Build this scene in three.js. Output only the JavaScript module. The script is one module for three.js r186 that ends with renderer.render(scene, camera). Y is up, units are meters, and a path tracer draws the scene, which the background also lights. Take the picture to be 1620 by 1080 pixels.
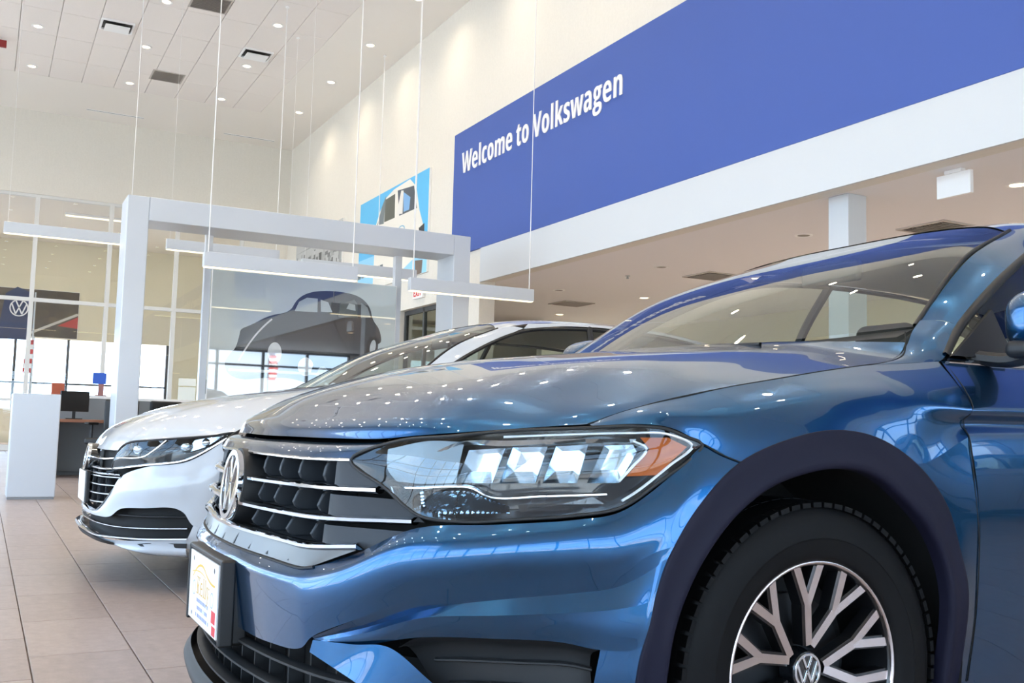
import * as THREE from 'three';
import { mergeGeometries, mergeVertices, toCreasedNormals } from 'three/addons/utils/BufferGeometryUtils.js';
import { RoundedBoxGeometry } from 'three/addons/geometries/RoundedBoxGeometry.js';
import { TextGeometry } from 'three/addons/geometries/TextGeometry.js';
import { FontLoader } from 'three/addons/loaders/FontLoader.js';
import { createNoise2D, createNoise3D } from 'simplex-noise';

// ---------- camera ----------
const scene = new THREE.Scene();
const camera = new THREE.PerspectiveCamera(2 * Math.atan(540 / 1573.8) * 180 / Math.PI, 1.5, 0.05, 400);
{
  const yaw = 0.487305, pitch = 0.0861293, roll = 0.0258697;   // solved from the vanishing lines of ceiling, fascia, floor joints and cables
  const f = new THREE.Vector3(Math.sin(yaw) * Math.cos(pitch), Math.sin(pitch), -Math.cos(yaw) * Math.cos(pitch));
  const r0 = new THREE.Vector3(Math.cos(yaw), 0, Math.sin(yaw)), u0 = new THREE.Vector3().crossVectors(r0, f);
  const r = r0.clone().multiplyScalar(Math.cos(roll)).addScaledVector(u0, Math.sin(roll));
  const u = r0.clone().multiplyScalar(-Math.sin(roll)).addScaledVector(u0, Math.cos(roll));
  camera.quaternion.setFromRotationMatrix(new THREE.Matrix4().makeBasis(r, u, f.clone().negate()));
  camera.position.set(0, 0.78, 0);
}
// ---------- sky, sun, exposure ----------
function rng(seed) { let s = seed >>> 0; return () => { s = (s + 0x6D2B79F5) >>> 0; let t = s; t = Math.imul(t ^ (t >>> 15), t | 1); t ^= t + Math.imul(t ^ (t >>> 7), t | 61); return ((t ^ (t >>> 14)) >>> 0) / 4294967296; }; }
const noise2 = createNoise2D(rng(11)), noise3 = createNoise3D(rng(23));
{
  const W = 1024, H = 512, d = new Float32Array(W * H * 4);
  for (let j = 0; j < H; j++) {
    const el = ((j + 0.5) / H - 0.5) * Math.PI, y = Math.sin(el), c = Math.cos(el);
    for (let i = 0; i < W; i++) {
      const az = ((i + 0.5) / W - 0.5) * 2 * Math.PI, x = Math.cos(az) * c, z = Math.sin(az) * c, k = (j * W + i) * 4;
      const t = Math.pow(Math.max(0, y), 0.55), clear = [0.70 - 0.52 * t, 0.92 - 0.48 * t, 1.10 - 0.20 * t];
      const px = x / (0.25 + Math.max(0, y)), pz = z / (0.25 + Math.max(0, y));
      let n = 0; for (let o = 0, a = 0.55, q = 1.1; o < 5; o++, a *= 0.52, q *= 2.1) n += a * noise2(px * q + 7.3 * o, pz * q);
      const m = THREE.MathUtils.smoothstep(n, -0.15, 0.5) * 0.85;
      for (let ch = 0; ch < 3; ch++) d[k + ch] = y < 0 ? 0.4 : THREE.MathUtils.lerp(clear[ch], [0.90, 1.03, 1.18][ch], m);
      d[k + 3] = 1;
    }
  }
  const tex = new THREE.DataTexture(d, W, H, THREE.RGBAFormat, THREE.FloatType);
  tex.mapping = THREE.EquirectangularReflectionMapping; tex.magFilter = tex.minFilter = THREE.LinearFilter; tex.needsUpdate = true;
  scene.background = tex; scene.backgroundIntensity = 11;
}
const sun = new THREE.DirectionalLight(new THREE.Color(1, 0.95, 0.86), 70);   // stands over the far right of the building: it lights the forecourt and never enters
sun.position.set(20, 70, -25); sun.castShadow = true; sun.name = 'sun';
Object.assign(sun.shadow.camera, { left: -60, right: 60, top: 60, bottom: -60, near: 1, far: 220 }); sun.shadow.mapSize.set(4096, 4096);
scene.add(sun);
const renderer = new THREE.WebGLRenderer({ antialias: true });
renderer.toneMapping = THREE.LinearToneMapping; renderer.toneMappingExposure = 0.57;
renderer.shadowMap.enabled = true;
const font = await new FontLoader().loadAsync('fonts/droid/droid_sans_bold.typeface.json');

// ---------- helpers ----------
const V = (x, y, z) => new THREE.Vector3(x, y, z);
const taken = {};
function numbered(n) { const k = taken[n] = (taken[n] ?? -1) + 1; return k ? n + '_' + String(k).padStart(3, '0') : n; }
function tag(o, label, category, group) { o.userData.label = label; o.userData.category = category; if (group) o.userData.group = group; return o; }
function mesh(name, geo, mat, parent) { const m = new THREE.Mesh(geo, mat); m.name = parent === scene ? numbered(name) : name; m.castShadow = m.receiveShadow = true; (parent ?? scene).add(m); return m; }
function thing(name, label, category, p = [0, 0, 0], group) { const g = new THREE.Group(); g.name = numbered(name); g.position.set(...p); scene.add(g); return tag(g, label, category, group); }
function single(name, geo, mat, label, category, group) { return tag(mesh(name, geo, mat, scene), label, category, group); }
function struct(name, geo, mat, parent) { const m = mesh(name, geo, mat, parent ?? scene); if (!parent) m.userData.kind = 'structure'; return m; }
function copyOf(root, label, p) { const c = root.clone(); c.name = numbered(root.name.replace(/_\d{3}$/, '')); c.position.set(...p); c.userData = { ...root.userData, label }; scene.add(c); return c; }
function boxG(x0, x1, y0, y1, z0, z1) {                // uv in metres
  const g = new THREE.BoxGeometry(x1 - x0, y1 - y0, z1 - z0); g.translate((x0 + x1) / 2, (y0 + y1) / 2, (z0 + z1) / 2); return metric(g);
}
function metric(g) {
  const p = g.attributes.position, n = g.attributes.normal, uv = new Float32Array(p.count * 2);
  for (let i = 0; i < p.count; i++) {
    const a = [Math.abs(n.getX(i)), Math.abs(n.getY(i)), Math.abs(n.getZ(i))], q = [p.getX(i), p.getY(i), p.getZ(i)];
    const k = a.indexOf(Math.max(...a)); uv[2 * i] = k === 0 ? q[2] : q[0]; uv[2 * i + 1] = k === 1 ? q[2] : q[1];
  }
  g.setAttribute('uv', new THREE.BufferAttribute(uv, 2)); return g;
}
function rbox(x0, x1, y0, y1, z0, z1, r = 0.01, seg = 2) { const g = new RoundedBoxGeometry(x1 - x0, y1 - y0, z1 - z0, seg, r); g.translate((x0 + x1) / 2, (y0 + y1) / 2, (z0 + z1) / 2); return metric(g); }
function plain(gs) { return mergeGeometries(gs.map((g) => { const q = g.index ? g.toNonIndexed() : g.clone(); for (const k of Object.keys(q.attributes)) if (!['position', 'normal', 'uv'].includes(k)) q.deleteAttribute(k); return q; })); }
function cyl(r0, r1, h, seg = 24) { return new THREE.CylinderGeometry(r0, r1, h, seg); }
function noisyTexture(size, fn) {                       // fn(u, v) -> [r, g, b] in 0..1 sRGB
  const d = new Uint8Array(size * size * 4);
  for (let j = 0; j < size; j++) for (let i = 0; i < size; i++) { const c = fn(i / size, j / size), k = (j * size + i) * 4; for (let q = 0; q < 3; q++) d[k + q] = Math.max(0, Math.min(255, c[q] * 255)); d[k + 3] = 255; }
  const t = new THREE.DataTexture(d, size, size); t.magFilter = THREE.LinearFilter; t.minFilter = THREE.LinearMipmapLinearFilter; t.generateMipmaps = true; t.wrapS = t.wrapT = THREE.RepeatWrapping; t.colorSpace = THREE.SRGBColorSpace; t.needsUpdate = true; return t;
}
function torusNoise(u, v, f, s = 0) { const a = u * 2 * Math.PI, b = v * 2 * Math.PI; return 0.5 * (noise3(Math.cos(a) * f + s, Math.sin(a) * f, Math.cos(b) * f + 3 * s) + noise3(Math.sin(b) * f - s, Math.cos(a) * f * 0.7 + 5, Math.sin(a) * f * 0.7 + s)); }
function canvasTexture(w, h, draw) { const c = document.createElement('canvas'); c.width = w; c.height = h; draw(c.getContext('2d'), w, h); const t = new THREE.CanvasTexture(c); t.colorSpace = THREE.SRGBColorSpace; return t; }
const std = (o) => new THREE.MeshStandardMaterial(o), phys = (o) => new THREE.MeshPhysicalMaterial(o);

// a surface through rows of points, each row a smooth curve; rows are joined smoothly as well
function patchPts(rows, nu, nv, byArc = true) {
  const curves = rows.map((r) => r.map((p) => V(...p)));
  const lines = curves.map((pts) => { const c = new THREE.CatmullRomCurve3(pts, false, 'centripetal'); const o = []; for (let i = 0; i <= nu; i++) o.push(byArc ? c.getPointAt(i / nu) : c.getPoint(i / nu)); return o; });
  const grid = [];
  for (let i = 0; i <= nu; i++) {
    const col = lines.map((l) => l[i]);
    if (col.length === 2) { const o = []; for (let j = 0; j <= nv; j++) o.push(col[0].clone().lerp(col[1], j / nv)); grid.push(o); continue; }
    for (let k = 1; k < col.length; k++) if (col[k].distanceTo(col[k - 1]) < 1e-5) col[k].x += 2e-5;
    const c = new THREE.CatmullRomCurve3(col, false, 'centripetal'), o = []; for (let j = 0; j <= nv; j++) o.push(c.getPoint(j / nv)); grid.push(o);
  }
  return grid;
}
function gridGeo(grid) {
  const nu = grid.length - 1, nv = grid[0].length - 1, p = [], uv = [], ix = [];
  for (let i = 0; i <= nu; i++) for (let j = 0; j <= nv; j++) { const q = grid[i][j]; p.push(q.x, q.y, q.z); uv.push(i / nu, j / nv); }
  for (let i = 0; i < nu; i++) for (let j = 0; j < nv; j++) { const a = i * (nv + 1) + j, b = a + nv + 1; ix.push(a, b, a + 1, b, b + 1, a + 1); }
  const g = new THREE.BufferGeometry(); g.setAttribute('position', new THREE.Float32BufferAttribute(p, 3)); g.setAttribute('uv', new THREE.Float32BufferAttribute(uv, 2)); g.setIndex(ix); g.computeVertexNormals(); return g;
}
const patch = (rows, nu = 40, nv = 12, byArc = true) => gridGeo(patchPts(rows, nu, nv, byArc));
const columns = (cols, nu = 60, nv = 12) => { const rows = cols[0].map((_, k) => cols.map((c) => c[k])); return gridGeo(patchPts(rows, nu, nv, false)); };
function mirrorW(g) { const m = g.clone(); m.scale(1, 1, -1); const ix = m.index; if (ix) { for (let i = 0; i < ix.count; i += 3) { const t = ix.getX(i); ix.setX(i, ix.getX(i + 1)); ix.setX(i + 1, t); } } else { for (const k of Object.keys(m.attributes)) { const at = m.attributes[k], n = at.itemSize; for (let i = 0; i < at.count; i += 3) for (let c = 0; c < n; c++) { const t = at.array[i * n + c]; at.array[i * n + c] = at.array[(i + 1) * n + c]; at.array[(i + 1) * n + c] = t; } } } m.computeVertexNormals(); return m; }
const mirrorPts = (pts) => [...pts.slice(1).reverse().map(([a, y, w]) => [a, y, -w]), ...pts];   // from the centre line to both sides
// a bar of rounded rectangular section swept along a curve
function sweep(pts, hw, hh, n = 40, sharp = 0.35, closed = false) {
  const c = new THREE.CatmullRomCurve3(pts.map((p) => V(...p)), closed, 'centripetal'), up0 = V(0, 1, 0), p = [], ix = [], uv = [], S = 8;
  const prof = []; for (let k = 0; k < S; k++) { const a = (k + 0.5) / S * 2 * Math.PI, x = Math.cos(a), y = Math.sin(a), m = Math.max(Math.abs(x), Math.abs(y)); const q = sharp + (1 - sharp) * m; prof.push([x / m * (1 - sharp * 0.3) * hw * (q > 0 ? 1 : 1), y / m * (1 - sharp * 0.3) * hh]); }
  for (let i = 0; i <= n; i++) {
    const t = c.getTangentAt(Math.min(1, i / n)), o = c.getPointAt(Math.min(1, i / n)); const side = new THREE.Vector3().crossVectors(t, up0); if (side.lengthSq() < 1e-6) side.set(1, 0, 0); side.normalize(); const up = new THREE.Vector3().crossVectors(side, t).normalize();
    for (let k = 0; k < S; k++) { const q = o.clone().addScaledVector(side, prof[k][0]).addScaledVector(up, prof[k][1]); p.push(q.x, q.y, q.z); uv.push(i / n, k / S); }
  }
  for (let i = 0; i < n; i++) for (let k = 0; k < S; k++) { const a = i * S + k, b = i * S + (k + 1) % S, c2 = a + S, d = b + S; ix.push(a, c2, b, c2, d, b); }
  if (!closed) for (let k = 1; k < S - 1; k++) { ix.push(0, k, k + 1); const e = n * S; ix.push(e, e + k + 1, e + k); }
  const g = new THREE.BufferGeometry(); g.setAttribute('position', new THREE.Float32BufferAttribute(p, 3)); g.setAttribute('uv', new THREE.Float32BufferAttribute(uv, 2)); g.setIndex(ix); return toCreasedNormals(g, 0.7);
}
const tube = (pts, r, n = 24, s = 8, closed = false) => new THREE.TubeGeometry(new THREE.CatmullRomCurve3(pts.map((p) => V(...p)), closed, 'centripetal'), n, r, s, closed);
// a prism: outline in 2D (x, y), extruded along z from 0 to depth
function prism(pts, depth, bevel = 0, holes = []) { const s = new THREE.Shape(pts.map(([x, y]) => new THREE.Vector2(x, y))); for (const h of holes) s.holes.push(new THREE.Path(h.map(([x, y]) => new THREE.Vector2(x, y)))); return new THREE.ExtrudeGeometry(s, { depth, bevelEnabled: bevel > 0, bevelSize: bevel, bevelThickness: bevel, bevelSegments: 2, curveSegments: 12 }); }
// the round emblem: ring and the two letters, one above the other, facing +z
function emblemGeo(R, depth, ringW = 0.1) {
  const gs = [];
  const ring = new THREE.Shape(); ring.absarc(0, 0, R, 0, 2 * Math.PI); const h = new THREE.Path(); h.absarc(0, 0, R * (1 - ringW), 0, 2 * Math.PI, true); ring.holes.push(h);
  gs.push(new THREE.ExtrudeGeometry(ring, { depth, bevelEnabled: true, bevelSize: R * 0.02, bevelThickness: R * 0.03, bevelSegments: 2, curveSegments: 40 }));
  const bar = (x0, y0, x1, y1, w) => { const dx = x1 - x0, dy = y1 - y0, l = Math.hypot(dx, dy), nx = -dy / l * w / 2, ny = dx / l * w / 2; gs.push(prism([[x0 + nx, y0 + ny], [x0 - nx, y0 - ny], [x1 - nx, y1 - ny], [x1 + nx, y1 + ny]].map(([a, b]) => [a * R, b * R]), depth * 0.8, R * 0.012)); };
  const w = 0.13;
  bar(-0.36, 0.84, -0.02, 0.10, w); bar(0.36, 0.84, 0.02, 0.10, w); bar(-0.08, 0.13, 0.08, 0.13, w * 0.7);
  bar(-0.78, 0.46, -0.33, -0.72, w); bar(-0.33, -0.72, -0.01, 0.0, w); bar(0.01, 0.0, 0.33, -0.72, w); bar(0.33, -0.72, 0.78, 0.46, w);
  return plain(gs);
}

// ================= SETTING =================
const WX = 6.5, ZF = -24.35, ZB = 4.3, XL = -6.2, CEIL = 7.58, SOF = 2.97, XR = 12.6;
const M = {};
{
  const wallTex = noisyTexture(256, (u, v) => { const n = 0.012 * torusNoise(u, v, 9) + 0.008 * torusNoise(u, v, 28, 2); return [0.885 + n, 0.872 + n, 0.835 + n]; }); wallTex.repeat.set(0.5, 0.5);
  M.wall = std({ map: wallTex, roughness: 0.85 });
  M.fascia = std({ color: 0xcfd4d8, roughness: 0.7 });
  const ceilTex = noisyTexture(512, (u, v) => { const n = 0.025 * torusNoise(u, v, 40) + 0.02 * torusNoise(u, v, 90, 4); return [0.93 + n, 0.905 + n, 0.88 + n]; }); ceilTex.repeat.set(1.6, 1.6);
  M.ceil = std({ map: ceilTex, roughness: 0.95 });
  M.gyp = std({ color: 0xf0ebe3, roughness: 0.9 });
  M.soffit = std({ color: 0xeae8e8, roughness: 0.9 });
  M.tile = [0, 1, 2, 3].map((k) => { const t = noisyTexture(256, (u, v) => { const n = 0.035 * torusNoise(u, v, 3, k * 3) + 0.02 * torusNoise(u, v, 14, k) + 0.012 * torusNoise(u, v, 60, k), b = [0, 0.012, -0.014, 0.006][k]; return [0.620 + n + b, 0.562 + n + b, 0.532 + n + b]; }); t.repeat.set(1.2, 1.2); return std({ map: t, roughness: 0.34 }); });
  M.grout = std({ color: 0x8d8079, roughness: 0.9 });
  M.whiteLac = phys({ color: 0xc9d0d7, roughness: 0.35, clearcoat: 0.4, clearcoatRoughness: 0.2 });
  M.frame = std({ color: 0xdfe0dd, roughness: 0.5 });
  M.darkFrame = std({ color: 0x3a3d40, roughness: 0.5 });
  M.glass = phys({ color: 0xffffff, transmission: 1, roughness: 0.0, thickness: 0, ior: 1.5 });
  M.greyGlass = phys({ color: 0xdfe8e6, transmission: 1, roughness: 0.0, thickness: 0, ior: 1.5 });
  M.blue = std({ color: 0x3856a2, roughness: 0.6 });
  M.white = std({ color: 0xf6f6f4, roughness: 0.6 });
  M.cream = std({ color: 0xece5cc, roughness: 0.85 });
  M.asphalt = std({ color: 0xa9a8a4, roughness: 0.95 });
  M.metal = std({ color: 0xb9bcbe, metalness: 0.9, roughness: 0.35 });
  M.black = std({ color: 0x121315, roughness: 0.5 });
  M.lampGlow = std({ color: 0x201a12, emissive: new THREE.Color(1, 0.76, 0.46), emissiveIntensity: 16 });
  M.bulbOff = std({ color: 0x6a625a, roughness: 0.4 });
  M.tubeGlow = std({ color: 0x302a20, emissive: new THREE.Color(1, 0.86, 0.56), emissiveIntensity: 4.5 });
  M.grey = std({ color: 0x8f9295, roughness: 0.7 });
  M.ventGrey = std({ color: 0xb3aca4, roughness: 0.7 }); M.ventDark = std({ color: 0x6f6a63, roughness: 0.9 });
}
// outside ground
struct('floor_outside', boxG(-90, 90, -0.30, -0.12, -90, 90), M.asphalt);
// floor: slab, then single tiles laid in half bond, joints running away from the camera
const floor = struct('floor', boxG(XL - 0.3, XR + 0.3, -0.12, -0.009, -33, ZB + 0.3), M.grout);
{
  const TW = 0.316, TL = 0.61, J = 0.0022, r = rng(5), proto = [];
  for (let k = 0; k < 4; k++) { const g = rbox(-TW / 2 + J, TW / 2 - J, -0.010, 0, -TL / 2 + J, TL / 2 - J, 0.0016, 1); g.translate(0, 0, 0); proto.push(g); }
  const rest = [[], [], [], []];
  for (let i = -21; i < 40; i++) for (let j = -9; j < 55; j++) {
    const x = 0.185 + TW * (i + 0.5), z = -3.33 - TL * (j + 0.5) + (i & 1 ? 0 : TL / 2), k = Math.floor(r() * 4);
    if (x < XL + 0.17 || x > XR - 0.17 || z < -32.6 || z > ZB - 0.34) continue;
    const near = x > -1.7 && x < 1.7 && z < -2.2 && z > -10.9;
    if (near && rest.count !== 0 && (floor.children.length < 300)) { const m = mesh('tile', proto[k], M.tile[k], floor); m.position.set(x, 0, z); }
    else { const g = new THREE.BoxGeometry(TW - 2 * J, 0.010, TL - 2 * J); g.translate(x, -0.005, z); rest[k].push(metric(g)); }
  }
  rest.forEach((gs, k) => { const m = mesh('floor_tiles', mergeGeometries(gs), M.tile[k], floor); m.userData.kind = 'stuff'; });
}
// ceiling slab, plain border strips and the lay-in tiles
const ceiling = struct('ceiling', plain([boxG(XL - 0.3, WX + 0.3, CEIL + 0.03, CEIL + 0.35, ZF - 0.3, ZB + 0.3),
  boxG(XL, WX, CEIL, CEIL + 0.03, ZF, -21.72), boxG(5.05, WX, CEIL, CEIL + 0.03, -21.72, ZB)]), M.gyp);
{
  const TW = 0.61, TL = 1.22, J = 0.004, g0 = rbox(-TW / 2 + J, TW / 2 - J, 0, 0.026, -TL / 2 + J, TL / 2 - J, 0.004, 1), rest = [];
  for (let i = 0; i < 19; i++) for (let j = 0; j < 23; j++) {
    const x = 5.05 - TW * (i + 0.5), z = -21.72 + TL * (j + 0.5); if (x < XL + 0.3 || z > ZB - 0.5) continue;
    if (x > -2.4 && z < -8) { const m = mesh('ceiling_tile', g0, M.ceil, ceiling); m.position.set(x, CEIL, z); }
    else { const g = g0.clone(); g.translate(x, CEIL, z); rest.push(g); }
  }
  mesh('ceiling_tiles', mergeGeometries(rest), M.ceil, ceiling).userData.kind = 'stuff';
}
struct('wall_far', plain([boxG(XL - 0.3, WX + 0.3, 5.70, CEIL, ZF - 0.2, ZF), boxG(5.42, WX, 0, 5.70, ZF - 0.2, ZF)]), M.wall);
struct('wall_right', boxG(WX, WX + 0.26, SOF, CEIL, -16.6, ZB), M.wall);
struct('wall_right_far', boxG(WX, WX + 0.26, 0, CEIL, ZF - 0.2, -16.6), M.wall);
struct('wall_right_pier', boxG(WX, WX + 0.26, 0, SOF, -14.4, -13.35), M.wall);
struct('wall_right_lintel', boxG(WX, WX + 0.26, 2.80, SOF, -16.6, -14.4), M.wall);
struct('trim_1', boxG(WX - 0.03, WX, SOF - 0.03, 3.455, -13.3, ZB), M.fascia);        // the white fascia under the blue panel
// the lower hall beside the showroom
struct('ceiling_side', boxG(WX + 0.26, XR + 0.3, SOF, SOF + 0.3, ZF - 0.2, ZB + 0.3), M.soffit);
struct('wall_side', boxG(XR, XR + 0.3, 0, SOF, -20, ZB + 0.3), M.cream);
struct('wall_side_end', boxG(WX + 0.26, XR, 0, SOF, -20.2, -20), M.cream);
struct('wall_partition', boxG(9.9, XR, 0, SOF, -17.6, -17.4), M.wall);
// roof of the offices behind the far glazing, and their walls
struct('ceiling_office', boxG(XL - 0.3, WX + 0.3, 5.70, 5.95, -31.3, ZF - 0.2), M.gyp);
struct('wall_office', plain([boxG(XL - 0.3, WX + 0.3, 2.95, 5.70, -31.3, -31), boxG(XL - 0.3, WX + 0.3, 0, 0.95, -31.3, -31), boxG(4.9, WX + 0.3, 0.95, 2.95, -31.3, -31), boxG(WX, WX + 0.3, 0, 5.70, -31, ZF - 0.2), boxG(XL - 0.3, XL, 0, 5.70, -31, ZF - 0.2)]), M.cream);
{ // office windows in the back wall
  const w = struct('window_1', plain([...Array.from({ length: 9 }, (_, k) => boxG(-6.1 + 1.36 * k, -6.03 + 1.36 * k, 0.95, 2.95, -31.2, -31.08)), boxG(XL, 4.9, 1.66, 1.71, -31.2, -31.08)]), M.darkFrame);
  for (let k = 0; k < 8; k++) for (const [y0, y1] of [[0.95, 1.66], [1.71, 2.95]]) mesh('pane', boxG(-6.03 + 1.36 * k, -4.74 + 1.36 * k, y0, y1, -31.145, -31.135), M.glass, w);
}
{ // tall glazing in the wall to the left of the camera
  const y1 = 5.4, fr = [boxG(XL - 0.12, XL, 0, 0.12, ZF, ZB), boxG(XL - 0.12, XL, y1 - 0.1, y1, ZF, ZB), boxG(XL - 0.12, XL, 2.62, 2.70, ZF, ZB), boxG(XL - 0.12, XL, 3.95, 4.03, ZF, ZB)];
  const n = 20, s = (ZB - ZF) / n; for (let k = 0; k <= n; k++) fr.push(boxG(XL - 0.12, XL, 0.12, y1 - 0.1, Math.max(ZF, ZF + s * k - 0.035), Math.min(ZB, ZF + s * k + 0.035)));
  const w = struct('window_2', plain(fr), M.frame);
  for (let k = 0; k < n; k++) for (const [a, b] of [[0.12, 2.62], [2.70, 3.95], [4.03, y1 - 0.1]]) mesh('pane', boxG(XL - 0.065, XL - 0.055, a, b, ZF + s * k + 0.035, ZF + s * (k + 1) - 0.035), M.glass, w);
  struct('wall_left', boxG(XL - 0.3, XL, y1, CEIL, ZF - 0.2, ZB + 0.3), M.wall);
}
{ // shop window behind the camera
  const y1 = 2.92, xa = XL, xb = 10.2, fr = [boxG(xa, xb, 0, 0.1, ZB, ZB + 0.12), boxG(xa, xb, y1 - 0.06, y1, ZB, ZB + 0.12), boxG(xa, xb, 2.42, 2.48, ZB, ZB + 0.12), boxG(xa, xb, 0.92, 0.98, ZB, ZB + 0.12)];
  const n = 12, s = (xb - xa) / n; for (let k = 0; k <= n; k++) fr.push(boxG(Math.max(xa, xa + s * k - 0.035), Math.min(xb, xa + s * k + 0.035), 0.1, y1 - 0.06, ZB, ZB + 0.12));
  const w = struct('window_3', plain(fr), M.darkFrame);
  for (let k = 0; k < n; k++) for (const [a, b] of [[0.1, 0.92], [0.98, 2.42], [2.48, y1 - 0.06]]) mesh('pane', boxG(xa + s * k + 0.035, xa + s * (k + 1) - 0.035, a, b, ZB + 0.055, ZB + 0.065), M.glass, w);
  struct('wall_back', plain([boxG(XL - 0.3, WX + 0.26, y1, CEIL, ZB, ZB + 0.3), boxG(WX + 0.26, XR, y1, SOF, ZB, ZB + 0.3), boxG(xb, XR + 0.3, 0, SOF, ZB, ZB + 0.3)]), M.wall);
}
// far glazed partition
{
  const xs = [-5.27, -3.75, -2.22, -0.70, 0.83, 2.385, 3.87, 5.39], fr = [boxG(XL, 5.42, 5.64, 5.70, ZF - 0.16, ZF - 0.04), boxG(XL, 5.42, 3.30, 3.38, ZF - 0.16, ZF - 0.04), boxG(XL, 5.42, 0, 0.12, ZF - 0.16, ZF - 0.04), boxG(XL, 5.42, 1.08, 1.14, ZF - 0.16, ZF - 0.04)];
  for (const x of xs) fr.push(boxG(x - 0.045, x + 0.045, 0.12, 5.64, ZF - 0.17, ZF - 0.03));
  const w = struct('window_4', plain(fr), M.frame), e = [XL, ...xs];
  for (let k = 0; k < e.length - 1; k++) for (const [a, b] of [[0.12, 1.08], [1.14, 3.30], [3.38, 5.64]]) mesh('pane', boxG(e[k] + 0.045, e[k + 1] - 0.045, a, b, ZF - 0.105, ZF - 0.095), M.glass, w);
}
// ---------- ceiling fittings ----------
{
  const trimG = new THREE.LatheGeometry([[0.066, -0.0005], [0.068, -0.006], [0.085, -0.009], [0.098, -0.006], [0.1, -0.0005]].map(([x, y]) => new THREE.Vector2(x, y)), 28), discG = cyl(0.066, 0.066, 0.004, 28);
  const names = ['first', 'second', 'third', 'fourth', 'fifth', 'sixth', 'seventh', 'eighth', 'ninth', 'tenth', 'eleventh', 'twelfth'], cols = ['leftmost', 'second', 'third', 'fourth', 'fifth', 'sixth', 'rightmost'];
  const SPOT = 9;
  const place = (x, y, z, on, label, group) => {
    const t = thing('ceiling_downlight', label, 'downlight', [x, y, z], group);
    const tr = mesh('trim_ring', trimG, M.white, t); const d = mesh('bulb_face', discG, on ? M.lampGlow : M.bulbOff, t); d.position.y = -0.0025;
    if (on) { const l = new THREE.SpotLight(y < 4 ? new THREE.Color(1, 0.92, 0.82) : new THREE.Color(1, 0.84, 0.64), on * SPOT, 0, 1.35, 0.8, 2); l.position.set(0, -0.02, 0); l.target.position.set(0, -3, 0); l.castShadow = true; l.shadow.radius = 3; l.name = 'downlight_lamp'; t.add(l, l.target); }
  };
  
  const X = [-5.0, -3.2, -1.37, 0.455, 2.26, 4.1, 5.78];
  for (let j = 0; j < 12; j++) for (let i = 0; i < 7; i++) {
    const z = -21.22 + 2.28 * j; if (z > ZB - 0.5) continue;
    place(X[i], CEIL, z, true, `recessed high-ceiling downlight, ${names[j]} row from far wall, ${cols[i]} of seven`, 'downlights in the high ceiling');
  }
  const low = [[11.3, -16.38, 6], [11.3, -10.7, 7], [11.3, -5.4, 7], [7.80, -2.75, 1], [7.74, -5.40, 1], [7.87, -8.06, 0], [7.91, -10.71, 0], [7.97, -13.5, 0], [9.55, -13.4, 1], [9.70, -16.38, 1.5], [9.55, -8.06, 4], [9.55, -5.4, 4], [9.55, -10.7, 4]];  // back-wall row and strong second-row lamps are added to brighten the soffit
  const lowName = ['farthest added fill downlight in the row along the hall back wall', 'middle added fill downlight in the row along the hall back wall', 'nearest added fill downlight in the row along the hall back wall', 'lit soffit downlight nearest the camera, beyond the right picture edge', 'bright lit soffit downlight at the right picture edge', 'unlit soffit downlight left of the white hall column', 'unlit soffit downlight left of the middle soffit vent', 'unlit soffit downlight above the white car roof', 'lit soffit downlight right of the farthest soffit vent', 'brightest far soffit downlight just above the white car roof', 'added fill downlight hidden behind the blue car roof, second row', 'added fill downlight behind the hall column, second row', 'added fill downlight in the second row beside the middle vent'];
  low.forEach(([x, z, on], k) => place(x, SOF, z, on, lowName[k], 'downlights in the low soffit'));
}
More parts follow.
